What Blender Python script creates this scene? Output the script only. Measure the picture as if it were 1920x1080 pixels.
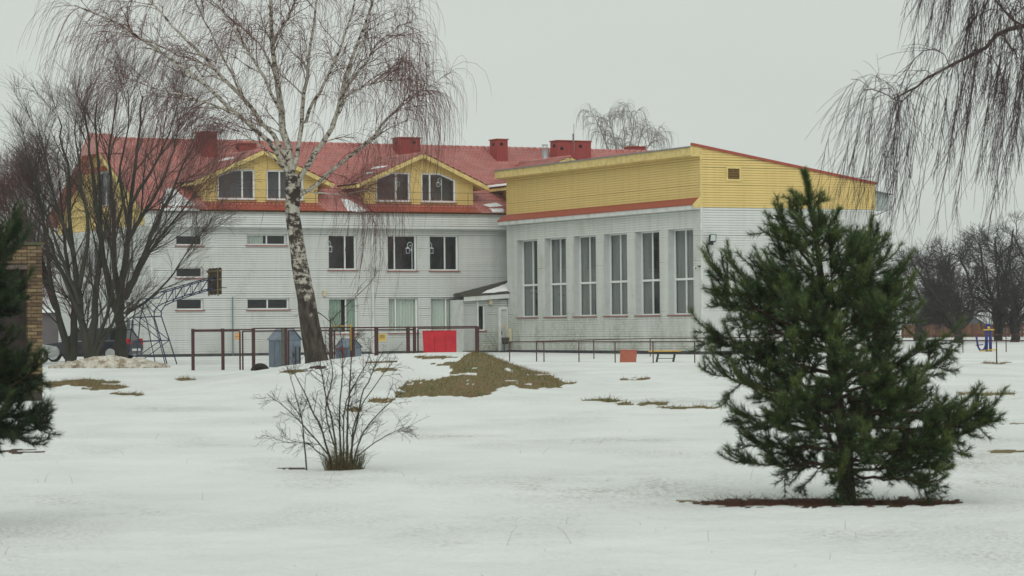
import bpy, math, random
import numpy as np
from math import sin, cos, radians, pi, sqrt
from mathutils import Matrix, Vector

for o in list(bpy.data.objects):
    bpy.data.objects.remove(o)
sc = bpy.context.scene
COL = sc.collection
rng = np.random.default_rng(7)
random.seed(7)

# ------------------------------------------------------------------ camera
FPX = 5053.0
PSI, PIT, ROL = radians(27.2), radians(.836), radians(-.542)
CAM = np.array([0, 0, 1.65])
F = np.array([sin(PSI)*cos(PIT), cos(PSI)*cos(PIT), sin(PIT)])
R = np.array([cos(PSI), -sin(PSI), 0.0])
U = np.cross(R, F)
R, U = cos(ROL)*R + sin(ROL)*U, -sin(ROL)*R + cos(ROL)*U
cam = bpy.data.cameras.new('camera')
cam_o = bpy.data.objects.new('camera', cam)
COL.objects.link(cam_o)
cam_o.matrix_world = Matrix([[R[0], U[0], -F[0], CAM[0]], [R[1], U[1], -F[1], CAM[1]],
                             [R[2], U[2], -F[2], CAM[2]], [0, 0, 0, 1]])
cam.sensor_width = 36
cam.lens = FPX/1920*36
cam.clip_start = .5
cam.clip_end = 6000
cam.dof.use_dof = True
cam.dof.focus_distance = 95
cam.dof.aperture_fstop = 6.3
sc.camera = cam_o

# ------------------------------------------------------------------ sky, sun, exposure
w = bpy.data.worlds.new('World')
sc.world = w
w.use_nodes = True
nt = w.node_tree
for n in list(nt.nodes):
    nt.nodes.remove(n)
out = nt.nodes.new('ShaderNodeOutputWorld')
sky = nt.nodes.new('ShaderNodeTexSky')
sky.sky_type = 'NISHITA'
sky.sun_disc = False
sky.sun_elevation = radians(38)
sky.sun_rotation = radians(187)
hs = nt.nodes.new('ShaderNodeHueSaturation')
hs.inputs['Saturation'].default_value = 0.0
b1 = nt.nodes.new('ShaderNodeBackground')
b1.inputs['Strength'].default_value = 0.05
b2 = nt.nodes.new('ShaderNodeBackground')          # the closed cloud deck
b2.inputs['Color'].default_value = (0.555, 0.612, 0.565, 1)
b2.inputs['Strength'].default_value = 1.0
mx = nt.nodes.new('ShaderNodeMixShader')
mx.inputs[0].default_value = 0.93
wtc = nt.nodes.new('ShaderNodeTexCoord'); wmp = nt.nodes.new('ShaderNodeMapping'); wmp.inputs['Scale'].default_value = (1, 1, 3)
wn = nt.nodes.new('ShaderNodeTexNoise'); wn.inputs['Scale'].default_value = 3.0; wn.inputs['Detail'].default_value = 5
wm = nt.nodes.new('ShaderNodeMix'); wm.data_type = 'RGBA'
wm.inputs[6].default_value = (0.515, 0.555, 0.52, 1); wm.inputs[7].default_value = (0.61, 0.648, 0.61, 1)
nt.links.new(wtc.outputs['Generated'], wmp.inputs['Vector']); nt.links.new(wmp.outputs[0], wn.inputs['Vector'])
nt.links.new(wn.outputs['Fac'], wm.inputs['Factor']); nt.links.new(wm.outputs[2], b2.inputs['Color'])
nt.links.new(sky.outputs[0], hs.inputs['Color'])
nt.links.new(hs.outputs[0], b1.inputs['Color'])
nt.links.new(b1.outputs[0], mx.inputs[1])
nt.links.new(b2.outputs[0], mx.inputs[2])
nt.links.new(mx.outputs[0], out.inputs['Surface'])

sun = bpy.data.lights.new('sun', 'SUN')
sun.energy = 0.95
sun.angle = radians(50)
sun.color = (1.0, .985, .94)
sun_o = bpy.data.objects.new('sun', sun)
COL.objects.link(sun_o)
sd = Vector((-0.34, -0.70, 0.62)).normalized()
sun_o.rotation_euler = sd.to_track_quat('Z', 'Y').to_euler()
sun_o.location = (0, 0, 60)

vs = sc.view_settings
vs.view_transform = 'Standard'
vs.look = 'None'
vs.exposure = 0.22
vs.gamma = 1.0
vs.use_curve_mapping = False

# ------------------------------------------------------------------ survey helpers: sight lines to planes
def ray(x, y): return F + R*(x-960)/FPX - U*(y-540)/FPX
def at(x, y, d): return CAM + ray(x, y)*d
def onY(x, y, Y): r = ray(x, y); return CAM + r*(Y-CAM[1])/r[1]
def onX(x, y, X): r = ray(x, y); return CAM + r*(X-CAM[0])/r[0]
def onP(x, y, p0, n):
    r = ray(x, y); n = np.array(n, float)
    return CAM + r*((np.array(p0)-CAM)@n)/(r@n)
def pix(P):
    v = P-CAM; d = v@F
    return 960+FPX*(v@R)/d, 540-FPX*(v@U)/d
FH = np.array([sin(PSI), cos(PSI), 0]); RH = np.array([cos(PSI), -sin(PSI), 0])

# ------------------------------------------------------------------ ground height
def vnoise(x, y, seed):
    def h(i, j):
        n = (i*374761393 + j*668265263 + seed*1442695041) & 0xffffffff
        n = ((n ^ (n >> 13))*1274126177) & 0xffffffff
        return ((n ^ (n >> 16)) & 0xffff)/65535.0
    xi = np.floor(x).astype(np.int64); yi = np.floor(y).astype(np.int64)
    fx = x-xi; fy = y-yi
    fx = fx*fx*(3-2*fx); fy = fy*fy*(3-2*fy)
    a = h(xi, yi); b = h(xi+1, yi); c = h(xi, yi+1); d = h(xi+1, yi+1)
    return (a*(1-fx)+b*fx)*(1-fy) + (c*(1-fx)+d*fx)*fy
def fbm(x, y, seed, oct=4):
    s = 0; a = .5
    for k in range(oct):
        s = s + a*(vnoise(x*2**k, y*2**k, seed+k)-.5); a *= .5
    return s
def sstep(a, b, x):
    t = np.clip((x-a)/(b-a), 0, 1); return t*t*(3-2*t)
MPX = np.array([300, 370, 430, 490, 592, 660, 730, 800, 870, 905, 950, 1000, 1045, 1080])
MA = np.array([0, .07, .20, .34, .56, .66, .72, .73, .72, .66, .40, .13, .02, 0])
def gz(x, y):
    x = np.asarray(x, float); y = np.asarray(y, float)
    d = x*FH[0]+y*FH[1]; s = x*RH[0]+y*RH[1]
    z = .33*sstep(28, 112, d) + .30*sstep(125, 190, d) + 1.0*sstep(260, 900, d)
    px = 960 + s/75.0*FPX
    A = np.interp(px, MPX, MA)
    B = sstep(58, 76, d)*(1-sstep(77, 90, d))
    z = z + A*B*(1+.25*fbm(s*.6, d*.35, 5))
    near = 1-sstep(60, 130, d)
    z = z + near*(.15*fbm(s*.16+3, d*.12, 11, 3) + .09*fbm(s*.45, d*.30, 21, 4))
    # low bank in front of the pine's hollow
    z = z + .035*np.exp(-((d-24.1)/.55)**2)*sstep(1.2, 2.4, s)*(1-sstep(4.6, 6, s))
    z = z - .05*np.exp(-((d-25.4)/.6)**2 - ((s-2.9)/1.3)**2)
    return z
def G(p): return float(gz(p[0], p[1]))
def ground(px, d):
    """point on the ground on the sight line column px, at distance d"""
    p = at(px, 610, d); return np.array([p[0], p[1], G(p)])

# ------------------------------------------------------------------ materials
def lin(r, g, b):
    f = lambda c: (c/255/12.92 if c/255 <= .04045 else ((c/255+.055)/1.055)**2.4)
    return (f(r), f(g), f(b))
MATS = {}
def mat(name, col, rough=.8, spec=.3, var=.15, scale=6.0, stretch=(1, 1, 1), col2=None, amt=.5, scale2=3.0,
        thr=(.45, .65), bump=0.0, bscale=30., metal=0.0):
    """plain surface with tonal mottling and a second colour that comes through in irregular patches"""
    if name in MATS: return MATS[name]
    m = bpy.data.materials.new(name); MATS[name] = m
    m.use_nodes = True; t = m.node_tree; L = t.links.new
    bs = t.nodes['Principled BSDF']
    bs.inputs['Roughness'].default_value = rough
    bs.inputs['Specular IOR Level'].default_value = spec
    bs.inputs['Metallic'].default_value = metal
    tc = t.nodes.new('ShaderNodeTexCoord'); mp = t.nodes.new('ShaderNodeMapping')
    mp.inputs['Scale'].default_value = stretch
    L(tc.outputs['Object'], mp.inputs['Vector'])
    n1 = t.nodes.new('ShaderNodeTexNoise'); n1.inputs['Scale'].default_value = scale; n1.inputs['Detail'].default_value = 5
    L(mp.outputs[0], n1.inputs['Vector'])
    mr = t.nodes.new('ShaderNodeMapRange'); mr.inputs['From Min'].default_value = .25; mr.inputs['From Max'].default_value = .75
    mr.inputs['To Min'].default_value = 1-var; mr.inputs['To Max'].default_value = 1+var
    L(n1.outputs['Fac'], mr.inputs['Value'])
    mul = t.nodes.new('ShaderNodeMix'); mul.data_type = 'RGBA'; mul.blend_type = 'MULTIPLY'; mul.inputs['Factor'].default_value = 1
    mul.inputs[6].default_value = (*col, 1)
    L(mr.outputs[0], mul.inputs[7])
    last = mul.outputs[2]
    if col2:
        n2 = t.nodes.new('ShaderNodeTexNoise'); n2.inputs['Scale'].default_value = scale2; n2.inputs['Detail'].default_value = 7
        n2.inputs['Roughness'].default_value = .65
        L(mp.outputs[0], n2.inputs['Vector'])
        r2 = t.nodes.new('ShaderNodeMapRange'); r2.inputs['From Min'].default_value = thr[0]; r2.inputs['From Max'].default_value = thr[1]
        r2.inputs['To Max'].default_value = amt
        L(n2.outputs['Fac'], r2.inputs['Value'])
        m2 = t.nodes.new('ShaderNodeMix'); m2.data_type = 'RGBA'; m2.inputs[7].default_value = (*col2, 1)
        L(r2.outputs[0], m2.inputs['Factor']); L(last, m2.inputs[6]); last = m2.outputs[2]
    L(last, bs.inputs['Base Color'])
    if bump:
        n3 = t.nodes.new('ShaderNodeTexNoise'); n3.inputs['Scale'].default_value = bscale; n3.inputs['Detail'].default_value = 4
        L(mp.outputs[0], n3.inputs['Vector'])
        bp = t.nodes.new('ShaderNodeBump'); bp.inputs['Strength'].default_value = bump; bp.inputs['Distance'].default_value = .02
        L(n3.outputs['Fac'], bp.inputs['Height']); L(bp.outputs[0], bs.inputs['Normal'])
    return m

def siding_mat(name, col, algae=0.0, dirt=.25, zmax=2.2):
    """painted cladding: soot in vertical runs, green algae that creeps up from the wet foot of the wall"""
    m = bpy.data.materials.new(name); MATS[name] = m
    m.use_nodes = True; t = m.node_tree; L = t.links.new
    bs = t.nodes['Principled BSDF']; bs.inputs['Roughness'].default_value = .62; bs.inputs['Specular IOR Level'].default_value = .25
    tc = t.nodes.new('ShaderNodeTexCoord')
    def noise(scale, st, det=5):
        mp = t.nodes.new('ShaderNodeMapping'); mp.inputs['Scale'].default_value = st
        L(tc.outputs['Object'], mp.inputs['Vector'])
        n = t.nodes.new('ShaderNodeTexNoise'); n.inputs['Scale'].default_value = scale; n.inputs['Detail'].default_value = det
        L(mp.outputs[0], n.inputs['Vector']); return n.outputs['Fac']
    def rng_(v, a, b, c, d):
        r = t.nodes.new('ShaderNodeMapRange'); r.inputs[1].default_value = a; r.inputs[2].default_value = b
        r.inputs[3].default_value = c; r.inputs[4].default_value = d; L(v, r.inputs[0]); return r.outputs[0]
    def mixc(f, a, bcol):
        x = t.nodes.new('ShaderNodeMix'); x.data_type = 'RGBA'; L(f, x.inputs['Factor'])
        if isinstance(a, tuple): x.inputs[6].default_value = (*a, 1)
        else: L(a, x.inputs[6])
        x.inputs[7].default_value = (*bcol, 1); return x.outputs[2]
    def mulv(a, b):
        x = t.nodes.new('ShaderNodeMath'); x.operation = 'MULTIPLY'; L(a, x.inputs[0]); L(b, x.inputs[1]); return x.outputs[0]
    streak = rng_(noise(2.2, (1.6, 1.6, .10), 7), .42, .72, 0, dirt)
    last = mixc(streak, col, (col[0]*.55, col[1]*.55, col[2]*.5))
    board = rng_(noise(1.0, (.35, .35, 9.0), 2), .3, .7, 0, .14)
    last = mixc(board, last, (col[0]*.7, col[1]*.7, col[2]*.7))
    if algae:
        sx = t.nodes.new('ShaderNodeSeparateXYZ'); L(tc.outputs['Object'], sx.inputs[0])
        low = rng_(sx.outputs['Z'], .0, zmax, 1.0, .06)
        patch = rng_(noise(.9, (1, 1, .35), 6), .34, .60, 0, 1)
        fine = rng_(noise(7, (1, 1, .8), 4), .35, .6, .25, 1)
        last = mixc(rng_(mulv(mulv(low, patch), fine), 0, 1, 0, algae), last, (.17, .19, .10))
        patch2 = rng_(noise(1.1, (1, 1, .5), 6), .56, .70, 0, .35*algae)
        last = mixc(mulv(patch2, fine), last, (.20, .21, .12))
    L(last, bs.inputs['Base Color'])
    return m

WHITE = siding_mat('white_siding', (.66, .68, .665), 0.5, .20, .8)
WHITE_GYM = siding_mat('white_siding_mossy', (.71, .73, .70), .62, .30, 2.8)
WHITE_SIDE = siding_mat('white_siding_clean', (.68, .70, .685), 0.3, .15, .8)
YELLOW = siding_mat('yellow_siding', (.75, .575, .23), 0, .18)
YELLOW_TRIM = mat('yellow_trim', (.73, .565, .225), .6, var=.12, scale=2, col2=(.25, .2, .08), amt=.5, scale2=4)
WHITE_TRIM = mat('white_trim', (.66, .68, .66), .5, var=.06, scale=2, col2=(.35, .36, .32), amt=.4, scale2=2.5)
FRAME = mat('white_plastic_frame', (.74, .76, .74), .4, var=.04)
REVEAL = mat('grey_reveal', (.52, .54, .53), .6, var=.08, scale=3)
PLINTH = mat('dark_plinth', (.045, .045, .055), .85, var=.3, scale=3, col2=(.12, .13, .1), amt=.4)
TILE = mat('red_roof_tile', (.42, .128, .112), .38, .5, var=.25, scale=1.3, col2=(.46, .235, .20), amt=.7, scale2=2.0, thr=(.4, .7))
REDTRIM = mat('red_trim', (.36, .075, .045), .5, var=.15, scale=3, col2=(.18, .07, .05), amt=.5)
BRICKRED = mat('red_chimney_cladding', (.33, .055, .05), .6, var=.15, scale=3, stretch=(6, 6, .4), col2=(.22, .05, .05), amt=.5)
SILLRED = mat('red_sill', (.28, .075, .065), .5, var=.15)
GUTTER = mat('grey_gutter', (.22, .22, .22), .5, var=.2, scale=2)
DARK = mat('dark_opening', (.015, .015, .015), .9)
ZINC = mat('zinc_pipe', (.35, .37, .38), .45, metal=.6, var=.15)
BLACKMETAL = mat('black_metal', (.03, .03, .032), .5, var=.2)
RUST = mat('red_brown_paint', (.062, .024, .025), .6, var=.25, scale=8, col2=(.10, .045, .03), amt=.6, scale2=9)
BLUEPAINT = mat('blue_paint', (.022, .035, .10), .5, var=.25, scale=5, col2=(.10, .06, .045), amt=.5, scale2=4)
SNOWP = mat('roof_snow', (.80, .82, .82), .7, .2, var=.04, scale=4, bump=.4, bscale=8)
def snow_mat_simple(): return SNOWP
CURT = [mat('grey_green_curtain', (.52, .575, .53), .9, var=.12, scale=2, stretch=(5, 5, .3)),
        mat('grey_curtain', (.19, .205, .20), .9, var=.2, scale=2, stretch=(5, 5, .3)),
        mat('green_curtain', (.30, .40, .33), .9, var=.15, scale=2, stretch=(5, 5, .3))]
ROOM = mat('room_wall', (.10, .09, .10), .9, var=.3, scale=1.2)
PAPER = mat('white_paper', (.62, .68, .72), .8, var=.05)
WOODDARK = mat('weathered_boards', (.085, .062, .045), .9, var=.35, scale=6, stretch=(6, 6, .7), col2=(.16, .13, .09), amt=.6)
def glass_mat():
    m = bpy.data.materials.new('window_glass'); m.use_nodes = True; t = m.node_tree; L = t.links.new
    t.nodes.remove(t.nodes['Principled BSDF']); o = t.nodes['Material Output']
    g = t.nodes.new('ShaderNodeBsdfGlossy'); g.inputs['Roughness'].default_value = .03; g.inputs['Color'].default_value = (.9, .95, 1, 1)
    tr = t.nodes.new('ShaderNodeBsdfTransparent'); tr.inputs['Color'].default_value = (.965, .975, .97, 1)
    fr = t.nodes.new('ShaderNodeFresnel'); fr.inputs['IOR'].default_value = 1.55
    tc = t.nodes.new('ShaderNodeTexCoord'); n = t.nodes.new('ShaderNodeTexNoise'); n.inputs['Scale'].default_value = 1.2
    bp = t.nodes.new('ShaderNodeBump'); bp.inputs['Strength'].default_value = .06; bp.inputs['Distance'].default_value = .05
    L(tc.outputs['Object'], n.inputs['Vector']); L(n.outputs['Fac'], bp.inputs['Height']); L(bp.outputs[0], g.inputs['Normal'])
    x = t.nodes.new('ShaderNodeMixShader'); gg = t.nodes.new('ShaderNodeNewGeometry'); iv = t.nodes.new('ShaderNodeMath'); iv.operation = 'SUBTRACT'; iv.inputs[0].default_value = 1.0
    mm = t.nodes.new('ShaderNodeMath'); mm.operation = 'MULTIPLY'; L(gg.outputs['Backfacing'], iv.inputs[1]); L(iv.outputs[0], mm.inputs[0]); L(fr.outputs[0], mm.inputs[1])
    L(mm.outputs[0], x.inputs[0]); L(tr.outputs[0], x.inputs[1]); L(g.outputs[0], x.inputs[2])
    L(x.outputs[0], o.inputs['Surface']); return m
GLASS = glass_mat()

# ------------------------------------------------------------------ mesh helpers
class MB:
    def __init__(s): s.v = []; s.f = []
    def add(s, vs, fs):
        b = len(s.v); s.v.extend([tuple(map(float, v)) for v in vs]); s.f.extend([tuple(i+b for i in f) for f in fs]); return s
    def quad(s, a, b, c, d): return s.add([a, b, c, d], [(0, 1, 2, 3)])
    def hexa(s, p):   # 8 corners: bottom ring 0-3, top ring 4-7
        return s.add(p, [(3, 2, 1, 0), (4, 5, 6, 7), (0, 1, 5, 4), (1, 2, 6, 5), (2, 3, 7, 6), (3, 0, 4, 7)])
    def box(s, x0, x1, y0, y1, z0, z1):
        return s.hexa([(x0, y0, z0), (x1, y0, z0), (x1, y1, z0), (x0, y1, z0), (x0, y0, z1), (x1, y0, z1), (x1, y1, z1), (x0, y1, z1)])
    def fbox(s, fr, u0, u1, v0, v1, w0, w1):
        P = fr.P
        return s.hexa([P(u0, v0, w1), P(u1, v0, w1), P(u1, v0, w0), P(u0, v0, w0), P(u0, v1, w1), P(u1, v1, w1), P(u1, v1, w0), P(u0, v1, w0)])
    def prism(s, pts, ext):
        n = len(pts); ext = np.array(ext)
        a = [np.array(p, float) for p in pts]; b = [p+ext for p in a]
        fs = [tuple(range(n-1, -1, -1)), tuple(range(n, 2*n))] + [(i, (i+1) % n, n+(i+1) % n, n+i) for i in range(n)]
        return s.add(a+b, fs)
    def tube(s, pts, rad, sides=8, caps=True):
        pts = np.array(pts, float); k = len(pts)
        rad = np.full(k, rad) if np.isscalar(rad) else np.array(rad)
        V, Fc = tubes(pts[None], rad[None], sides)
        s.add(V, Fc.tolist())
        if caps:
            b = len(s.v)-k*sides
            s.f.append(tuple(b+i for i in range(sides-1, -1, -1))); s.f.append(tuple(b+(k-1)*sides+i for i in range(sides)))
        return s
    def bar(s, a, b, w, h=None, up=(0, 0, 1)):
        h = h or w; a = np.array(a, float); b = np.array(b, float); d = b-a; d /= np.linalg.norm(d)
        up = np.array(up, float)
        if abs(d@up) > .98: up = np.array([RH[0], RH[1], 0.0])
        sd_ = np.cross(d, up); sd_ /= np.linalg.norm(sd_); uu = np.cross(sd_, d)
        q = lambda p: [p-sd_*w/2-uu*h/2, p+sd_*w/2-uu*h/2, p+sd_*w/2+uu*h/2, p-sd_*w/2+uu*h/2]
        return s.hexa(q(a)+q(b))
    def lathe(s, c, prof, n=16, axis=(0, 0, 1)):
        ax = np.array(axis, float); ax /= np.linalg.norm(ax)
        t = np.array([1, 0, 0]) if abs(ax[0]) < .8 else np.array([0, 1, 0])
        e1 = np.cross(ax, t); e1 /= np.linalg.norm(e1); e2 = np.cross(ax, e1); c = np.array(c, float)
        vs = []
        for r, h in prof:
            for i in range(n): vs.append(c+ax*h+r*(e1*cos(2*pi*i/n)+e2*sin(2*pi*i/n)))
        fs = [(j*n+i, j*n+(i+1) % n, (j+1)*n+(i+1) % n, (j+1)*n+i) for j in range(len(prof)-1) for i in range(n)]
        fs += [tuple(range(n-1, -1, -1)), tuple((len(prof)-1)*n+i for i in range(n))]
        return s.add(vs, fs)
    def build(s, name, m, parent=None, smooth=False, kind=None):
        o = mk(name, np.array(s.v), s.f, m, parent, smooth)
        if kind: o['kind'] = kind
        return o
class Fr:
    """wall frame: u along the wall, v up, w out of the wall"""
    def __init__(s, o, u, v, w): s.o, s.u, s.v, s.w = [np.array(a, float) for a in (o, u, v, w)]
    def P(s, u, v, w=0): return s.o+s.u*u+s.v*v+s.w*w

def origin(o):
    p = np.zeros(3)
    while o is not None:
        p += np.array(o.location); o = o.parent
    return p
def mk(name, V, fs, m, parent=None, smooth=False):
    V = np.asarray(V, float)
    me = bpy.data.meshes.new(name)
    off = origin(parent) if parent is not None else (V.reshape(-1, 3).mean(0)*np.array([1, 1, 0]) + np.array([0, 0, V[:, 2].min()]))
    V = V-off
    if isinstance(fs, np.ndarray):
        n, k = fs.shape
        me.vertices.add(len(V)); me.vertices.foreach_set('co', V.astype(np.float32).ravel())
        me.loops.add(n*k); me.loops.foreach_set('vertex_index', fs.astype(np.int32).ravel())
        me.polygons.add(n); me.polygons.foreach_set('loop_start', np.arange(0, n*k, k, dtype=np.int32))
        me.update(calc_edges=True)
    else:
        me.from_pydata(V.tolist(), [], fs)
    if smooth: me.polygons.foreach_set('use_smooth', [True]*len(me.polygons))
    if m: me.materials.append(m)
    o = bpy.data.objects.new(name, me); COL.objects.link(o)
    if parent is not None: o.parent = parent
    else: o.location = off
    return o
def thing(name, label, cat, loc, group=None):
    o = bpy.data.objects.new(name, None); COL.objects.link(o); o.location = tuple(map(float, loc))
    o.empty_display_size = .2
    return tag(o, label, cat, group)
def tag(o, label, cat, group=None):
    o['label'] = label; o['category'] = cat
    if group: o['group'] = group
    return o
def tubes(P, Rd, sides=3):
    """N polylines of K points at once -> verts, quads"""
    N, K, _ = P.shape
    T = np.empty_like(P); T[:, 1:-1] = P[:, 2:]-P[:, :-2]; T[:, 0] = P[:, 1]-P[:, 0]; T[:, -1] = P[:, -1]-P[:, -2]
    T /= np.linalg.norm(T, axis=2, keepdims=True)+1e-9
    mean = np.abs(T).mean(1); ax = np.argmin(mean, 1)
    ref = np.zeros((N, 3)); ref[np.arange(N), ax] = 1
    ref = np.repeat(ref[:, None], K, 1)
    u = ref-(ref*T).sum(2, keepdims=True)*T; u /= np.linalg.norm(u, axis=2, keepdims=True)+1e-9
    v = np.cross(T, u)
    a = np.arange(sides)*2*pi/sides
    ring = u[:, :, None]*np.cos(a)[None, None, :, None]+v[:, :, None]*np.sin(a)[None, None, :, None]
    V = P[:, :, None]+ring*Rd[:, :, None, None]
    n = np.arange(N)[:, None, None]*K*sides; k = np.arange(K-1)[None, :, None]*sides; i = np.arange(sides)[None, None]
    j = (i+1) % sides
    f = np.stack([n+k+i, n+k+j, n+k+sides+j, n+k+sides+i], -1).reshape(-1, 4)
    return V.reshape(-1, 3), f
def tube_obj(name, batches, m, parent, sides=3, kind=None):
    Vs, Fs, b = [], [], 0
    for P, Rd in batches:
        if len(P) == 0: continue
        V, f = tubes(P, Rd, sides); Vs.append(V); Fs.append(f+b); b += len(V)
    o = mk(name, np.concatenate(Vs), np.concatenate(Fs), m, parent, True)
    if kind: o['kind'] = kind
    return o
def resample(pts, rad, K):
    pts = np.array(pts, float); rad = np.array(rad, float); n = len(pts)
    t = np.linspace(0, n-1, K); i = np.minimum(t.astype(int), n-2); f = (t-i)[:, None]
    g = lambda j: pts[np.clip(j, 0, n-1)]
    p0, p1, p2, p3 = g(i-1), g(i), g(i+1), g(i+2)
    P = .5*((2*p1)+(-p0+p2)*f+(2*p0-5*p1+4*p2-p3)*f**2+(-p0+3*p1-3*p2+p3)*f**3)
    return P, np.interp(t, np.arange(n), rad)
def grow(P, Rd, n, rg, tr=(.2, 1), length=(.5, 1), ang=(30, 55), K=6, wander=.12, trop=(0, 0, 0), rr=.6, rmax=1, rtip=.003, taper=.5, lt=.5, side=None, tp=1.0):
    """n children per parent polyline; lt shortens them towards the parent's tip"""
    N, KP, _ = P.shape
    cnt = np.full(N, n) if np.isscalar(n) else np.asarray(n)
    idx = np.repeat(np.arange(N), cnt); M = len(idx)
    t = rg.uniform(tr[0], tr[1], M); x = t*(KP-1); i = np.minimum(x.astype(int), KP-2); f = (x-i)[:, None]
    base = P[idx, i]*(1-f)+P[idx, i+1]*f
    T = P[idx, i+1]-P[idx, i]; T /= np.linalg.norm(T, axis=1, keepdims=True)+1e-9
    q = rg.normal(size=(M, 3)); q -= (q*T).sum(1, keepdims=True)*T
    if side is not None: q[:, 2] += side
    q -= (q*T).sum(1, keepdims=True)*T; q /= np.linalg.norm(q, axis=1, keepdims=True)+1e-9
    a = np.radians(rg.uniform(ang[0], ang[1], M))[:, None]
    D = T*np.cos(a)+q*np.sin(a)
    L = rg.uniform(length[0], length[1], M)*(1-lt*(t-tr[0])/(tr[1]-tr[0]+1e-9))
    C = np.empty((M, K, 3)); C[:, 0] = base; trop = np.array(trop, float)
    for k in range(1, K):
        C[:, k] = C[:, k-1]+D*(L/(K-1))[:, None]
        D = D+rg.normal(size=(M, 3))*wander+trop*(k/(K-1))**tp
        D /= np.linalg.norm(D, axis=1, keepdims=True)
    rp = (Rd[idx, i]*(1-f[:, 0])+Rd[idx, i+1]*f[:, 0])
    rb = np.minimum(rp*rr*rg.uniform(.7, 1.1, M), rmax); rb = np.maximum(rb, rtip)
    s = np.linspace(0, 1, K)[None]
    RR = rb[:, None]*(1-s)**taper+rtip*np.ones((M, K))*s
    return C, np.maximum(RR, rtip)

# ------------------------------------------------------------------ ground sheet
def in_poly(x, y, poly):
    ins = np.zeros(x.shape, bool); n = len(poly)
    for i in range(n):
        x1, y1 = poly[i]; x2, y2 = poly[(i+1) % n]
        c = ((y1 > y) != (y2 > y)) & (x < (x2-x1)*(y-y1)/((y2-y1) or 1e-9)+x1)
        ins ^= c
    return ins
def ell(cx, cy, rx, ry, n=20): return [(cx+rx*cos(2*pi*i/n), cy+ry*sin(2*pi*i/n)) for i in range(n)]
GRASS = [[(738, 746), (742, 728), (772, 712), (822, 712), (850, 702), (846, 684), (864, 672), (886, 655), (930, 652), (975, 674),
          (1020, 696), (1052, 716), (1050, 728), (985, 731), (958, 722), (915, 739), (880, 746), (800, 742)],
         ell(712, 679, 34, 3), ell(720, 693, 30, 4), ell(822, 670, 40, 3), ell(548, 697, 24, 4), ell(840, 683, 28, 3), ell(712, 752, 26, 4), ell(668, 768, 14, 4),
         ell(160, 718, 62, 6), ell(195, 726, 44, 6), ell(242, 739, 34, 3), ell(60, 722, 60, 6), ell(345, 711, 26, 2),
         ell(1130, 751, 40, 3), ell(1205, 757, 52, 3.5), ell(1290, 764, 66, 2.5), ell(1770, 778, 90, 5), ell(1850, 739, 60, 3), ell(1880, 795, 60, 2),
         ell(1890, 846, 50, 3), ell(1868, 681, 24, 2), ell(1040, 718, 40, 2), ell(1190, 711, 30, 1.5), ell(1290, 940, 30, 2)]
# places where the snow is thin and stubble pricks through: px, py, half sizes, strength
SPARSE = [(1180, 920, 240, 30, .9), (1330, 938, 90, 14, .9), (1000, 900, 180, 14, .5), (1150, 826, 190, 4, 1), (860, 818, 110, 3, .9), (420, 836, 110, 3, .8), (600, 905, 90, 12, .8), (110, 935, 120, 14, .7), (250, 960, 140, 12, .5),
          (1800, 860, 140, 26, .9), (1860, 905, 90, 14, .7), (1240, 752, 140, 9, .8), (1650, 1000, 200, 14, .5), (1000, 1000, 160, 12, .5), (330, 765, 110, 6, .7), (1000, 700, 60, 5, .8), (900, 1020, 130, 10, .4), (1450, 700, 120, 5, .7), (1840, 745, 90, 6, .8), (680, 770, 90, 8, .9), (650, 885, 110, 8, .8)]
LITTER = [ell(1560, 942, 235, 8), ell(1420, 944, 130, 6), ell(1700, 940, 100, 5), ell(640, 876, 38, 4), ell(545, 877, 34, 2), ell(20, 847, 70, 3), ell(595, 690, 22, 4)]
def masks(V):
    px, py = pix(V)
    d = V@FH
    wx = px+26*fbm(px/26, py/5, 31, 4); wy = py+7*fbm(px/18, py/4, 41, 4)
    ok = (d > 15) & (d < 118)
    g = np.zeros(len(V)); l = np.zeros(len(V))
    for i, p in enumerate(GRASS): g[in_poly(wx, wy, p) & ok & ((d < 79) if i == 0 else True)] = 1
    wx = px+46*fbm(px/40, py/5, 61, 5); wy = py+12*fbm(px/30, py/3, 67, 5)
    for p in LITTER: l[in_poly(wx, wy, p) & (d > 15) & (d < 80)] = 1
    hole = fbm(px/34, py/6, 57, 4)
    g[(hole > .19) & (py > 690)] *= .2
    sp = np.zeros(len(V))
    for (cx, cy, rx, ry, st_) in SPARSE: sp = np.maximum(sp, st_*np.exp(-((px-cx)/rx)**2-((py-cy)/ry)**2))
    sp[~ok] = 0
    return g, l, sp
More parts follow.
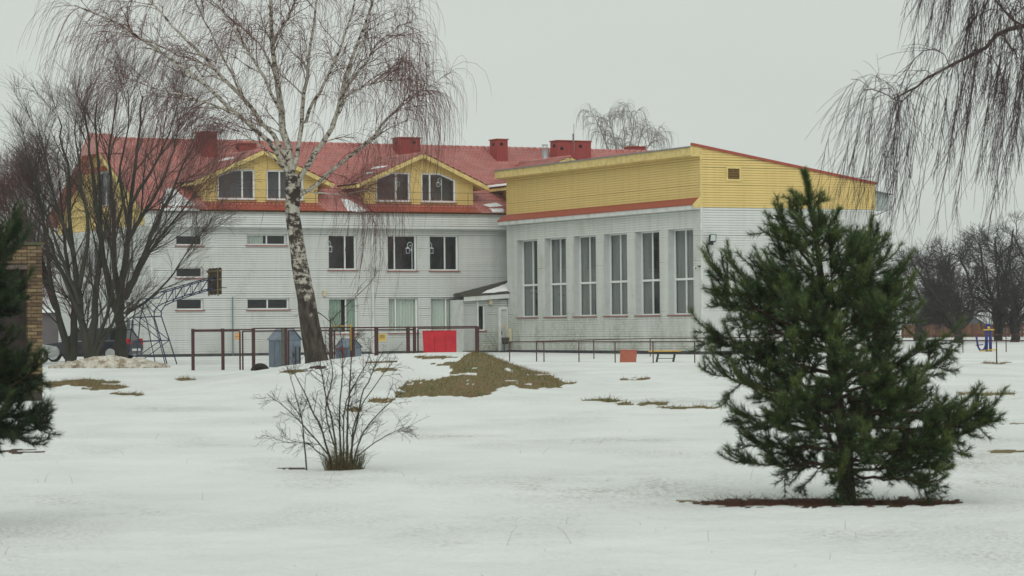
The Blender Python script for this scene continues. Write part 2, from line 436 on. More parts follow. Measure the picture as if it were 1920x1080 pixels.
def build_ground():
    fine = np.radians(np.linspace(-12.5, 12.5, 430)); coarse = np.radians(np.linspace(13.5, 346.5, 90))
    ang = np.concatenate([fine, coarse])
    rad = np.concatenate([[1.0, 3, 6, 9], np.exp(np.linspace(np.log(12), np.log(150), 400)), np.exp(np.linspace(np.log(156), np.log(5000), 60))])
    A, Rr = np.meshgrid(ang, rad)
    x = Rr*(FH[0]*np.cos(A)+RH[0]*np.sin(A)); y = Rr*(FH[1]*np.cos(A)+RH[1]*np.sin(A))
    V = np.stack([x, y, gz(x, y)], -1).reshape(-1, 3)
    na, nr = len(ang), len(rad)
    i = np.arange(na); j = (i+1) % na; k = np.arange(nr-1)[:, None]*na
    f = np.stack([k+i, k+na+i, k+na+j, k+j], -1).reshape(-1, 4)
    c = np.concatenate([V, [[0, 0, G((0, 0))]]])
    o = mk('ground', c, f, None, None, True)
    me = o.data
    g, l, sp = masks(c)
    me.attributes.new('sparse', 'FLOAT', 'POINT').data.foreach_set('value', sp.astype(np.float32))
    a1 = me.attributes.new('grass', 'FLOAT', 'POINT'); a1.data.foreach_set('value', g.astype(np.float32))
    a2 = me.attributes.new('litter', 'FLOAT', 'POINT'); a2.data.foreach_set('value', l.astype(np.float32))
    m = bpy.data.materials.new('snow_and_turf'); m.use_nodes = True; t = m.node_tree; L = t.links.new
    bs = t.nodes['Principled BSDF']; bs.inputs['Roughness'].default_value = .75; bs.inputs['Specular IOR Level'].default_value = .15
    gm = t.nodes.new('ShaderNodeNewGeometry')
    mp0 = t.nodes.new('ShaderNodeMapping'); mp0.vector_type = 'POINT'; mp0.inputs['Rotation'].default_value = (0, 0, PSI)
    L(gm.outputs['Position'], mp0.inputs['Vector'])
    def noise(scale, st=(1, 1, 1), det=5, ro=.55):
        mp = t.nodes.new('ShaderNodeMapping'); mp.inputs['Scale'].default_value = st; L(mp0.outputs[0], mp.inputs['Vector'])
        n = t.nodes.new('ShaderNodeTexNoise'); n.inputs['Scale'].default_value = scale; n.inputs['Detail'].default_value = det; n.inputs['Roughness'].default_value = ro
        L(mp.outputs[0], n.inputs['Vector']); return n.outputs['Fac']
    def rg_(v, a, b, c_, d):
        r = t.nodes.new('ShaderNodeMapRange'); r.inputs[1].default_value = a; r.inputs[2].default_value = b; r.inputs[3].default_value = c_; r.inputs[4].default_value = d
        L(v, r.inputs[0]); return r.outputs[0]
    def mixc(f_, a, b):
        x_ = t.nodes.new('ShaderNodeMix'); x_.data_type = 'RGBA'; L(f_, x_.inputs['Factor'])
        for s_, v in ((6, a), (7, b)):
            if isinstance(v, tuple): x_.inputs[s_].default_value = (*v, 1)
            else: L(v, x_.inputs[s_])
        return x_.outputs[2]
    def mul(a, b):
        x_ = t.nodes.new('ShaderNodeMath'); x_.operation = 'MULTIPLY'; L(a, x_.inputs[0]); L(b, x_.inputs[1]); return x_.outputs[0]
    snow = mixc(rg_(noise(.35, (1, .6, 1), 6), .35, .7, 0, 1), (.80, .825, .81), (.69, .72, .705))
    # thin places where the turf shows through the snow as fine specks
    thin = mul(rg_(noise(.55, (.7, .30, 1), 5), .49, .68, 0, 1), rg_(noise(22, (1, .8, 1), 4, .7), .47, .68, 0, 1))
    snow = mixc(rg_(thin, 0, 1, 0, .75), snow, (.22, .205, .155))
    at3 = t.nodes.new('ShaderNodeAttribute'); at3.attribute_name = 'sparse'
    stub = mul(at3.outputs['Fac'], mul(rg_(noise(16, (1, .45, 1), 5, .75), .45, .60, 0, 1), rg_(noise(2.2, (1, .4, 1), 4), .38, .62, .15, 1)))
    snow = mixc(rg_(stub, 0, 1, 0, .85), snow, (.20, .18, .125))
    turf = mixc(rg_(noise(5, (1, 1, 1), 6), .4, .62, 0, 1), (.19, .12, .055), (.085, .10, .030))
    turf = mixc(rg_(noise(30, (1, 1, 1), 3), .4, .65, 0, .6), turf, (.25, .19, .095))
    lit = mixc(rg_(noise(25, (1, 1, 1), 4), .35, .65, 0, 1), (.035, .020, .014), (.085, .045, .028))
    at1 = t.nodes.new('ShaderNodeAttribute'); at1.attribute_name = 'grass'
    at2 = t.nodes.new('ShaderNodeAttribute'); at2.attribute_name = 'litter'
    jit = rg_(noise(14, (1, 1, 1), 5, .7), .3, .7, -.32, .32)
    def edge(a):
        x_ = t.nodes.new('ShaderNodeMath'); x_.operation = 'ADD'; L(a, x_.inputs[0]); L(jit, x_.inputs[1]); return rg_(x_.outputs[0], .40, .60, 0, 1)
    c1 = mixc(edge(at1.outputs['Fac']), snow, turf)
    c2 = mixc(edge(at2.outputs['Fac']), c1, lit)
    L(c2, bs.inputs['Base Color'])
    hsum = t.nodes.new('ShaderNodeMath'); hsum.operation = 'ADD'
    L(rg_(noise(1.6, (.8, .5, 1), 6), 0, 1, 0, .15), hsum.inputs[0]); L(rg_(noise(11, (1, .8, 1), 5), 0, 1, 0, .03), hsum.inputs[1])
    bp = t.nodes.new('ShaderNodeBump'); bp.inputs['Strength'].default_value = 1.0; bp.inputs['Distance'].default_value = 1.0
    L(hsum.outputs[0], bp.inputs['Height']); L(bp.outputs[0], bs.inputs['Normal'])
    me.materials.append(m)
    o['kind'] = 'structure'
    return o
build_ground()

# ------------------------------------------------------------------ cladding, windows, tiles
def siding(mb, fr, bands, openings=(), pitch=.115, proud=.035, big=10, gap=.27):
    for (va, vb, la, lb, ha, hb) in bands:
        bp = {va, vb}
        r = int(np.ceil(va/pitch))
        r -= 1
        while r*pitch < vb:
            for v in (r*pitch, (r+gap)*pitch):
                if va < v < vb: bp.add(v)
            r += 1
        for o in openings:
            for v in o[:2]:
                if va < v < vb: bp.add(v)
        bp = sorted(bp)
        bp = [b for i, b in enumerate(bp) if i == 0 or b-bp[i-1] > 1e-4]
        L = lambda v: la+(lb-la)*(v-va)/(vb-va); H = lambda v: ha+(hb-ha)*(v-va)/(vb-va)
        for a, b in zip(bp[:-1], bp[1:]):
            m = (a+b)/2; row = math.floor(m/pitch); pr = proud*(2.2 if row % big == 0 else 1)
            fm = m/pitch-row
            if fm < gap: wa = wb = -pr               # recessed joint under each board
            else: wa = .006*(1-(a/pitch-row)); wb = .006*(1-(b/pitch-row))
            ops = []
            for o in openings:
                if o[0] <= m <= o[1]:
                    g = lambda v, p, q, o=o: p+(q-p)*(v-o[0])/(o[1]-o[0])
                    ops.append((g(a, o[2], o[3]), g(b, o[2], o[3]), g(a, o[4], o[5]), g(b, o[4], o[5])))
            ops.sort()
            ca, cb = L(a), L(b)
            segs = []
            for o in ops:
                segs.append((ca, cb, o[0], o[1])); ca, cb = o[2], o[3]
            segs.append((ca, cb, H(a), H(b)))
            for (a0, b0, a1, b1) in segs:
                if a1-a0 < 1e-3 and b1-b0 < 1e-3: continue
                mb.quad(fr.P(a0, a, wa), fr.P(a1, a, wa), fr.P(b1, b, wb), fr.P(b0, b, wb))
                if fm < gap:
                    mb.quad(fr.P(b0, b, -pr), fr.P(b1, b, -pr), fr.P(b1, b, .006), fr.P(b0, b, .006))
                    mb.quad(fr.P(a0, a, 0), fr.P(a1, a, 0), fr.P(a1, a, -pr), fr.P(a0, a, -pr))
def rect_open(u0, u1, v0, v1): return (v0, v1, u0, u0, u1, u1)
def fold_sheet(fr, u0, u1, v0, v1, w, amp=.04, per=.16, skew=0):
    n = max(6, int((u1-u0)/per*4)); mb = MB(); vs = []
    for i in range(n+1):
        t = i/n; ww = w+amp*sin(2*pi*t*(u1-u0)/per)+amp*.4*sin(7*t+u0)
        vs.append(fr.P(u0+(u1-u0)*t, v0, ww)); vs.append(fr.P(u0+(u1-u0)*t*(1+skew), v1, ww))
    mb.add(vs, [(2*i, 2*i+2, 2*i+3, 2*i+1) for i in range(n)]); return mb
def lantern(fr, u, v, w, s=1, flip=1):
    mb = MB(); B = lambda a, b, c, d: mb.fbox(fr, u+min(a*flip, b*flip)*s, u+max(a*flip, b*flip)*s, v+c*s, v+d*s, w, w+.004)
    B(-.10, -.075, 0, .22); B(.075, .10, 0, .22); B(-.10, .10, -.025, 0); B(-.13, .13, .22, .25); B(-.07, .07, .25, .30); B(-.015, .015, .30, .40)
    for k in range(9):
        a = k/8*pi*.95
        B(.13-.14*cos(a)-.02, .13-.14*cos(a)+.02, .42+.13*sin(a)-.02, .42+.13*sin(a)+.02)
    B(.22, .26, -.9, .44); B(.15, .33, -.98, -.9); B(.16, .22, .1, .2); B(.12, .18, .34, .4)
    return mb
def window(parent, fr, poly, depth, mull=(), trans=(), fw=.075, curtain=None, sill=SILLRED, deco=None, room=1.6, mw=None, mg=.5):
    """poly: outline in (u, v), counter-clockwise from lower left. mull/trans: fractions of width/height"""
    us = [p[0] for p in poly]; vs_ = [p[1] for p in poly]; u0, u1, v0, v1 = min(us), max(us), min(vs_), max(vs_)
    n = len(poly); w0, w1 = -depth-.035, -depth+.035
    mw = mw or fw*.9
    def inset(d):
        res = []
        for i in range(n):
            a, b, c = [np.array(poly[(i+k) % n], float) for k in (-1, 0, 1)]
            e1 = (b-a)/np.linalg.norm(b-a); e2 = (c-b)/np.linalg.norm(c-b)
            n1 = np.array([-e1[1], e1[0]]); n2 = np.array([-e2[1], e2[0]])
            k = (n1+n2); res.append(b+k*d/(1+n1@n2))
        return res
    inn = inset(fw)
    mb = MB()
    for i in range(n):
        j = (i+1) % n
        q = [poly[i], poly[j], inn[j], inn[i]]
        mb.hexa([fr.P(*p, w0) for p in q]+[fr.P(*p, w1) for p in q])
    def top_at(u):
        best = v1
        for i in range(n):
            (a, b), (c, d) = inn[i], inn[(i+1) % n]
            if abs(a-c) > 1e-6 and min(a, c)-1e-6 <= u <= max(a, c)+1e-6:
                y = b+(d-b)*(u-a)/(c-a)
                if y > (v0+v1)/2: best = min(best, y)
        return best
    xs = [u0+(u1-u0)*m for m in mull]; ys = [v0+(v1-v0)*t for t in trans]
    for x in xs: mb.fbox(fr, x-mw/2, x+mw/2, v0+fw, top_at(x)-.002, w0+.005, w1-.006)
    edges = [u0+fw]+[e for x in xs for e in (x-mw/2, x+mw/2)]+[u1-fw]
    for y in ys: mb.fbox(fr, u0+fw, u1-fw, y-mw*.7, y+mw*.7, w0+.002, w1+.008)
    win = mb.build('window', FRAME, parent)
    # panes
    for a, b in zip(edges[0::2], edges[1::2]):
        vv = [v0+fw]+[e for y in ys for e in (y-mw*.7, y+mw*.7)]+[None]
        for c, d in zip(vv[0::2], vv[1::2]):
            ta, tb = (d, d) if d is not None else (top_at(a), top_at(b))
            pts = [(a, c), (b, c), (b, tb)]
            for p in inn:
                if d is None and a+.02 < p[0] < b-.02 and p[1] > (v0+v1)/2: pts.append((p[0], p[1]))
            pts.append((a, ta))
            e = .006
            MB().prism([fr.P(*p, -depth-.012) for p in pts], fr.w*e).build('pane', GLASS, win)
    # reveal of the opening
    rv = MB()
    for i in range(n):
        a, b = poly[i], poly[(i+1) % n]
        rv.quad(fr.P(*a, .004), fr.P(*b, .004), fr.P(*b, -depth), fr.P(*a, -depth))
    rv.build('reveal', REVEAL, win)
    # room behind
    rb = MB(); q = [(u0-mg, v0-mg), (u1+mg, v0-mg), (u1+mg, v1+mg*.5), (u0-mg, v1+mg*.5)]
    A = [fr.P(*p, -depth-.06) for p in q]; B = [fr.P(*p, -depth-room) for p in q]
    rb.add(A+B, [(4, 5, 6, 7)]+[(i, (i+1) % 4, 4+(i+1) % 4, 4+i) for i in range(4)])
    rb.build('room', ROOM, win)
    if sill:
        MB().fbox(fr, u0-.06, u1+.06, v0-.05, v0-.004, -depth+.036, .09).build('sill', sill, win)
    for c in (curtain or ()):
        a, b, m_, bot, skew = c
        fold_sheet(fr, u0+(u1-u0)*a, u0+(u1-u0)*b, v0+(v1-v0)*bot, v1, -depth-.12, amp=.03, skew=skew).build('curtain', m_, win)
    if deco:
        for (du, dv, s, fl) in deco:
            lantern(fr, u0+(u1-u0)*du, v0+(v1-v0)*dv, -depth-.03, s, fl).build('paper_lantern', PAPER, win)
    return win
def rect(u0, u1, v0, v1): return [(u0, v0), (u1, v0), (u1, v1), (u0, v1)]
def tiles(parent, o, u, s, ulen, slen, name='roof_tiles', m=None, rake0=0, rake1=0):
    """pressed tile sheet: waves along the ridge, a step at every course. rake: how much the edges run in per metre of slope"""
    o, u, s = [np.array(a, float) for a in (o, u, s)]; nrm = np.cross(u, s)
    per, course = .22, .36
    nu = max(4, int(ulen/per)*4); ns = int(slen/course)+1
    U_ = np.linspace(0, ulen, nu+1); rows = []
    for k in range(ns):
        a, b = k*course, min((k+1)*course, slen)
        if b-a < .02: continue
        rows += [(a, .085), (b, .012)]
    S = np.array([r[0] for r in rows]); H = np.array([r[1] for r in rows])
    UU, SS = np.meshgrid(U_, S)
    t = UU/ulen
    u0 = rake0*SS; u1 = ulen-rake1*SS
    UU2 = u0+(u1-u0)*t
    hh = H[:, None]+.045*(.5+.5*np.cos(2*pi*UU/per))
    V = o+UU2[..., None]*u+SS[..., None]*s+hh[..., None]*nrm
    nn = nu+1; k = np.arange(len(S)-1)[:, None]*nn; i = np.arange(nu)
    f = np.stack([k+i, k+i+1, k+nn+i+1, k+nn+i], -1).reshape(-1, 4)
    ob = mk(name, V.reshape(-1, 3), f, m or TILE, parent, False); ob['kind'] = 'stuff'
    return ob
def snow_patch(parent, pts, nrm, th=.05, seed=0):
    """thin sheet of old snow, edge crumbled"""
    rg = np.random.default_rng(seed); pts = [np.array(p, float) for p in pts]; n = len(pts); ring = []
    for i in range(n):
        a, b = pts[i], pts[(i+1) % n]
        for k in range(6): ring.append(a+(b-a)*k/6)
    c = np.mean(ring, 0); nrm = np.array(nrm)
    out = [c+(p-c)*(1+rg.normal()*.07) for p in ring]
    inn = [c+(p-c)*.72+nrm*th*rg.uniform(.7, 1.3) for p in out]
    m = len(ring); mb = MB()
    mb.add(out+inn+[c+nrm*th*1.2], [(i, (i+1) % m, m+(i+1) % m, m+i) for i in range(m)]+[(m+i, m+(i+1) % m, 2*m) for i in range(m)])
    return mb.build('snow_patch', SNOWP, parent, True)

# ------------------------------------------------------------------ school building, long wing
YC = 124.66                       # far corner of the hall / front of the porch
XG = at(952, 661, 140)[0]         # hall's window wall
YF = YC+1.54                      # front of the long wing
XL = onY(285, 600, YF)[0]
fx = lambda px, py=500: onY(px, py, YF)[0]
Z0 = .1
ZE, ZB = 7.56, 6.80               # eave, underside of the boxed cornice
YR, ZR = 133.6, 11.56             # ridge
YE = YF-.45
sch = thing('school_building', 'long white sided school wing with red tiled roof and yellow gabled dormers', 'building', (54, YF+4, .3))
ff = Fr((0, YF, 0), (1, 0, 0), (0, 0, 1), (0, -1, 0))
wins = []   # (px0, px1, z0, z1, mull, curtain, deco)
C0, C1, C2 = CURT
wins += [(330, 381, 5.86, 6.40, (), None, None), (330, 381, 4.26, 4.80, (), None, None), (330, 381, 2.66, 3.25, (), None, None),
         (463, 538, 5.90, 6.46, (.52,), [(0.05, .45, C0, 0, 0)], None), (463, 542, 2.66, 3.24, (.5,), None, None),
         (616, 669, 4.66, 6.47, (.62,), None, [(.12, .52, 1.0, -1)]),
         (727, 782, 4.63, 6.47, (.27,), None, [(.74, .50, 1.0, 1)]),
         (806, 860, 4.63, 6.47, (.56,), None, [(.12, .50, 1.0, -1)]),
         (616, 670, 1.42, 3.23, (.62,), [(0, .5, C2, 0, 0), (.66, .98, C2, 0, 0)], None),
         (728, 783, 1.42, 3.23, (.27,), [(.02, .98, C0, 0, 0)], None),
         (807, 861, 1.42, 3.23, (.56,), [(.0, .98, C0, 0, 0)], None)]
opens = []
for (a, b, z0, z1, mu, cu, de) in wins:
    opens.append(rect_open(fx(a), fx(b), z0, z1))
mb = MB(); XEND = 82.0
siding(mb, ff, [(.42, ZB, XL, XL, XEND, XEND)], opens)
mb.build('wall_siding', WHITE, sch, kind='stuff')
for (a, b, z0, z1, mu, cu, de) in wins:
    window(sch, ff, rect(fx(a), fx(b), z0, z1), .17, mu, (), curtain=cu, deco=de)
MB().fbox(ff, XL-.03, XG+1, Z0, .47, -.2, .045).build('plinth', PLINTH, sch)
MB().fbox(ff, XL-.045, XL+.06, .47, ZB, -.02, .045).build('corner_trim', WHITE_TRIM, sch)
# boxed cornice with cladding
mb = MB(); fc = Fr((0, YE, 0), (1, 0, 0), (0, 0, 1), (0, -1, 0))
siding(mb, fc, [(ZB, ZE-.10, XL-.5, XL-.5, XEND, XEND)])
mb.build('cornice_siding', WHITE, sch, kind='stuff')
MB().box(XL-.5, XEND, YE+.003, YF+.02, ZB-.02, ZB+.03).build('cornice_soffit', WHITE_TRIM, sch)
MB().box(XL-.55, XEND, YE-.07, YE+.02, ZE-.10, ZE-.02).build('gutter', GUTTER, sch)
MB().quad((XL-.5, YE, ZB), (XL-.5, YF, ZB), (XL-.5, YF, ZE), (XL-.5, YE, ZE)).build('cornice_end', YELLOW_TRIM, sch)
# gable end towards the trees (faces left)
fg = Fr((XL, 0, 0), (0, -1, 0), (0, 0, 1), (-1, 0, 0))
YBK = onX(108, 400, XL)[1]
zr = lambda Y: ZE+(ZR-ZE)*(Y-YE)/(YR-YE) if Y < YR else ZR-(ZR-ZE)*(Y-YR)/(YR-YE)
gops = [rect_open(-130.6, -128.9, 1.5, 3.2), rect_open(-130.6, -128.9, 4.6, 6.4), rect_open(-135.6, -133.9, 1.5, 3.2), rect_open(-135.6, -133.9, 4.6, 6.4),
        rect_open(-134.4, -132.4, 8.1, 9.9)]
mb = MB(); siding(mb, fg, [(.42, 6.9, -YBK, -YBK, -YF, -YF)], gops[:4]); mb.build('gable_siding', WHITE, sch, kind='stuff')
mb = MB()
zf = zr(YF)-.08; zb = zr(YBK)-.08
siding(mb, fg, [(6.9, zf, -YBK, -YBK, -YF, -YF), (zf, zb, -YBK, -YBK, -YF, -(YR-(ZR-.08-zb)/(ZR-zf)*(YR-YF))),
                (zb, ZR-.1, -YBK, -YR-.01, -(YR-(ZR-.08-zb)/(ZR-zf)*(YR-YF)), -YR)], gops[4:])
mb.build('yellow_gable_siding', YELLOW, sch, kind='stuff')
for g in gops:
    window(sch, fg, rect(g[2], g[4], g[0], g[1]), .15, (.5,))
MB().fbox(fg, -YBK, -YF, Z0, .47, -.2, .045).build('plinth', PLINTH, sch)
# roof
ln = sqrt((YR-YE)**2+(ZR-ZE)**2); SL = np.array([0, (YR-YE)/ln, (ZR-ZE)/ln]); NR = np.cross([1, 0, 0], SL)
P0 = np.array([XL-.7, YE-.06, ZE-.02])
tiles(sch, P0, (1, 0, 0), SL, XEND-XL, ln+.06)
MB().hexa([(XL-.65, YE, ZE-.16), (XEND, YE, ZE-.16), (XEND, YR, ZR-.16), (XL-.65, YR, ZR-.16), (XL-.65, YE, ZE-.03), (XEND, YE, ZE-.03), (XEND, YR, ZR-.03), (XL-.65, YR, ZR-.03)]).build('roof_deck', YELLOW_TRIM, sch)
zbk = zr(YBK+.5)
MB().hexa([(XL-.65, YR, ZR-.16), (XEND, YR, ZR-.16), (XEND, YBK+.5, zbk-.16), (XL-.65, YBK+.5, zbk-.16), (XL-.65, YR, ZR), (XEND, YR, ZR), (XEND, YBK+.5, zbk), (XL-.65, YBK+.5, zbk)]).build('rear_roof', TILE, sch)
rc = MB(); x = XL-.7
while x < XEND-1:
    rc.tube([(x, YR, ZR+.03), (x+.42, YR, ZR+.05)], [.11, .13], 8); x += .4
rc.build('ridge_caps', TILE, sch, True, kind='stuff')
MB().bar((XL-.68, YE-.05, ZE-.12), (XL-.68, YR, ZR-.10), .06, .22).build('verge_board', YELLOW_TRIM, sch)
# raised end of the ridge over the gable
e0, e1 = XL-.72, XL+.55
MB().hexa([(e0, YR-1.9, ZR-.8), (e1, YR-1.9, ZR-.8), (e1, YR+1.9, ZR-.8), (e0, YR+1.9, ZR-.8), (e0, YR-.05, ZR+.32), (e1, YR-.05, ZR+.32), (e1, YR+.05, ZR+.32), (e0, YR+.05, ZR+.32)]).build('ridge_end', TILE, sch)
# red canopy over the gable window
MB().prism([(XL+.02, 131.8, 10.2), (XL-.9, 131.8, 9.85), (XL-.9, 131.8, 9.75), (XL+.02, 131.8, 10.0)], (0, 3.4, 0)).build('window_canopy', REDTRIM, sch)
MB().fbox(ff, fx(697)-.05, fx(697)+.05, .4, ZB, .05, .15).build('downpipe', WHITE_TRIM, sch)
MB().tube([(fx(434), YF-.12, .3), (fx(434), YF-.12, 3.3)], .035, 8).build('conduit_pipe', mat('green_grey_pipe', (.14, .2, .21), .5), sch)
MB().fbox(ff, fx(604), fx(609.5), 3.33, 3.6, .02, .16).build('wall_lamp', mat('cream_plastic', (.55, .48, .33), .5), sch)
# small white notice by the gable corner
MB().fbox(fg, -129.7, -128.7, 2.2, 2.75, .02, .05).build('notice_plate', FRAME, sch)

# dormers
YD = YF+.35
XD = [onY(489, 300, YD)[0], onY(786, 300, YD)[0]]; XD.append(2*XD[1]-XD[0]-.2)
ZP = 10.66; SLP = .44; HW = 3.1; HV = 3.75
fd = Fr((0, YD, 0), (1, 0, 0), (0, 0, 1), (0, -1, 0))
DW = [[(onY(408, 360, YD)[0], onY(478, 360, YD)[0], .67, 0), (onY(500, 360, YD)[0], onY(569, 360, YD)[0], .36, 1)],
      [(onY(705, 360, YD)[0], onY(769, 360, YD)[0], .60, 0), (onY(790, 360, YD)[0], onY(854, 360, YD)[0], .26, 1)], []]
for k, xc in enumerate(XD):
    zs = ZP-SLP*HW-.10
    polys, ops = [], []
    for (a, b, mu, sd_) in DW[k]:
        v0, va, vb = 8.19, 9.37, 9.72
        c = .9
        if sd_ == 0:
            polys.append([(a, v0), (b, v0), (b, vb), (a+c, vb), (a, va)]); ops += [rect_open(a, b, v0, va), (va, vb, a, a+c, b, b)]
        else:
            polys.append([(a, v0), (b, v0), (b, va), (b-c, vb), (a, vb)]); ops += [rect_open(a, b, v0, va), (va, vb, a, a, b, b-c)]
    mb = MB()
    siding(mb, fd, [(7.9, zs, xc-HW, xc-HW, xc+HW, xc+HW), (zs, ZP-.10, xc-HW, xc-.005, xc+HW, xc+.005)], ops)
    dm = mb.build('dormer', YELLOW, sch); dm['label'] = 'yellow gabled dormer'
    for p, (a, b, mu, sd_) in zip(polys, DW[k]):
        window(sch, fd, p, .08, (mu,), (), fw=.085, room=.55, mg=.0,
               deco=([(.68, .55, .8, -1)] if (k == 1 and sd_ == 0) else [(.52, .55, .8, 1)] if (k == 1) else None))
    for s in (-1, 1):
        X = xc+s*HW
        MB().box(X-.02, X+.02, YD+.03, YD+3.2, 7.9, zs).build('dormer_cheek', YELLOW_TRIM, dm)
    yv, yb = YD-.5, YR-.6
    for s in (-1, 1):
        sl = sqrt(HV**2+(SLP*HV)**2)
        dirn = np.array([-s*HV/sl, 0, SLP*HV/sl])
        e = np.array([xc+s*HV, 0, ZP-SLP*HV])
        if s == -1: tiles(dm, (e[0], yb, e[2]), (0, -1, 0), dirn, yb-yv, sl)
        else: tiles(dm, (e[0], yv, e[2]), (0, 1, 0), dirn, yb-yv, sl)
        # boarded deck whose underside is the soffit
        MB().hexa([(xc+s*HV, yv+.02, e[2]-.14), (xc+s*HV, yb, e[2]-.14), (xc, yb, ZP-.14), (xc, yv+.02, ZP-.14),
                   (xc+s*HV, yv+.02, e[2]-.004), (xc+s*HV, yb, e[2]-.004), (xc, yb, ZP-.004), (xc, yv+.02, ZP-.004)]).build('dormer_soffit', YELLOW_TRIM, dm)
        MB().bar((xc+s*(HV+.03), yv, e[2]-.09), (xc+s*.0, yv, ZP-.075), .05, .20).build('verge_board', YELLOW_TRIM, dm)
    MB().tube([(xc, yv-.03, ZP+.03), (xc, yb, ZP+.03)], .10, 8).build('dormer_ridge', TILE, dm, True)
    q = [(xc-HW-.03, YE-.09, ZE+.075), (xc+HW+.03, YE-.09, ZE+.075), (xc+HW+.03, YD+.02, ZE+.075+.45*(YD-YE+.11)), (xc-HW-.03, YD+.02, ZE+.075+.45*(YD-YE+.11))]
    MB().prism(q, (0, 0, .03)).build('flashing', REDTRIM, dm)
# roof safety rail
rl = MB(); x = XL+2.2
while x < XG+.2:
    rl.bar((x, YE+.1, ZE+.0), (x, YE+.1, 8.68), .022); x += 2.15
for z in (8.66, 8.28): rl.bar((XL+2.1, YE+.1, z), (XG+.4, YE+.1, z), .016)
rl.build('roof_rail', BLACKMETAL, sch)
# chimneys
def chimney(px0, px1, ytop, ybase, dep, slots, Y=None):
    if Y is None: Y = onP((px0+px1)/2, ybase, (0, YE, ZE), NR)[1]
    x0, x1 = onY(px0, ytop, Y)[0], onY(px1, ytop, Y)[0]; zt = onY((px0+px1)/2, ytop, Y)[2]
    x0 += dep*.22; 
    c = MB().box(x0, x1, Y, Y+dep, zr(Y)-.5, zt-.06).build('chimney', BRICKRED, sch)
    MB().box(x0-.05, x1+.05, Y-.05, Y+dep+.05, zt-.055, zt).build('chimney_cap', REDTRIM, c)
    rb_ = MB(); x = x0+.12
    while x < x1-.03:
        rb_.box(x-.008, x+.008, Y-.012, Y+.002, zr(Y)-.3, zt-.06); x += .17
    rb_.build('cladding_seams', BRICKRED, c)
    for (u, v) in slots:
        xx = x0+(x1-x0)*u
        MB().box(xx-.09, xx+.09, Y-.016, Y+.01, zt-v-.16, zt-v).build('vent_slot', DARK, c)  # dark box laid on the face, standing for the shade inside the vent
    for v in (.22,):
        MB().box(x0-.004, x0+.01, Y+dep*.5-.12, Y+dep*.5+.12, zt-v-.16, zt-v).build('vent_slot', DARK, c)
chimney(372, 407, 246, 298, .9, [(.55, .2)])
chimney(445, 481, 268, 291, .6, [])
chimney(743, 788, 257, 296, .9, [(.68, .2)])
chimney(926, 952, 260, 306, .9, [(.4, .22)])
chimney(1040, 1108, 263, 0, .9, [(.68, .25), (.12, .4)], Y=131.5)
chimney(1178, 1211, 274, 0, .8, [(.6, .25)], Y=135)
p = onY(1022, 303, 130.5)
MB().tube([(p[0], 130.5, 9.5), (p[0], 130.5, 11.35)], .16, 12).build('flue_pipe', ZINC, sch, True)
mb = MB()
for k in range(8):
    a = k*pi/4; mb.bar((p[0]+.15*cos(a), 130.5+.15*sin(a), 11.3), (p[0]+.15*cos(a), 130.5+.15*sin(a), 11.62), .02)
mb.lathe((p[0], 130.5, 11.62), [(.17, 0), (.17, .03)], 12); mb.build('flue_cage', ZINC, sch)
pa = onY(1076, 232, 131.2)
MB().tube([(pa[0], 131.2, 11.3), (pa[0], 131.2, pa[2])], .018, 6).tube([(pa[0]-.05, 131.2, pa[2]-1.0), (pa[0]-.05, 131.2, pa[2]-.55)], .05, 6).build('antenna', GUTTER, sch)
# gable of a rear wing beyond the ridge
pr = onY(1166, 279, 138.0); zp = pr[2]; xp = pr[0]
MB().prism([(xp-3, 138, zp-1.2), (xp+3, 138, zp-1.2), (xp, 138, zp-.12)], (0, 6, 0)).build('rear_gable', YELLOW, sch)
for s in (-1, 1):
    MB().hexa([(xp, 137.5, zp-.1), (xp+s*3.4, 137.5, zp-1.45), (xp+s*3.4, 144, zp-1.45), (xp, 144, zp-.1), (xp, 137.5, zp), (xp+s*3.4, 137.5, zp-1.35), (xp+s*3.4, 144, zp-1.35), (xp, 144, zp)]).build('rear_gable_roof', TILE, sch)
# old snow left on the tiles
def rp(px, py, lift=.06): return onP(px, py, np.array([0, YE, ZE])+NR*lift, NR)
for i, poly in enumerate([[(312, 352), (322, 352), (372, 386), (330, 388), (300, 384)], [(640, 372), (655, 374), (690, 396), (668, 398), (648, 394)], [(905, 384), (930, 380), (944, 386), (920, 389)], [(918, 392), (945, 391), (944, 398), (925, 398)], [(300, 390), (370, 391), (372, 395), (300, 395)]]):
    snow_patch(sch, [rp(*q, .09) for q in poly], NR, .05, i)
dn = np.array([-SLP, 0, 1])/sqrt(1+SLP**2)
def dpt(k, u, y): return np.array([XD[k]-u, y, ZP-SLP*u])+dn*.09
for i, (k, u0, u1, y0, y1) in enumerate([(2, 3.45, 3.72, YD-.4, YD+3.0), (1, 1.5, 1.75, YD+.6, YD+2.4), (0, .7, 1.0, YD+1.5, YD+3.2), (1, 2.3, 2.5, YD+.3, YD+1.3)]):
    snow_patch(sch, [dpt(k, u0, y0), dpt(k, u1, y0), dpt(k, u1, y1), dpt(k, u0, y1)], dn, .05, 20+i)

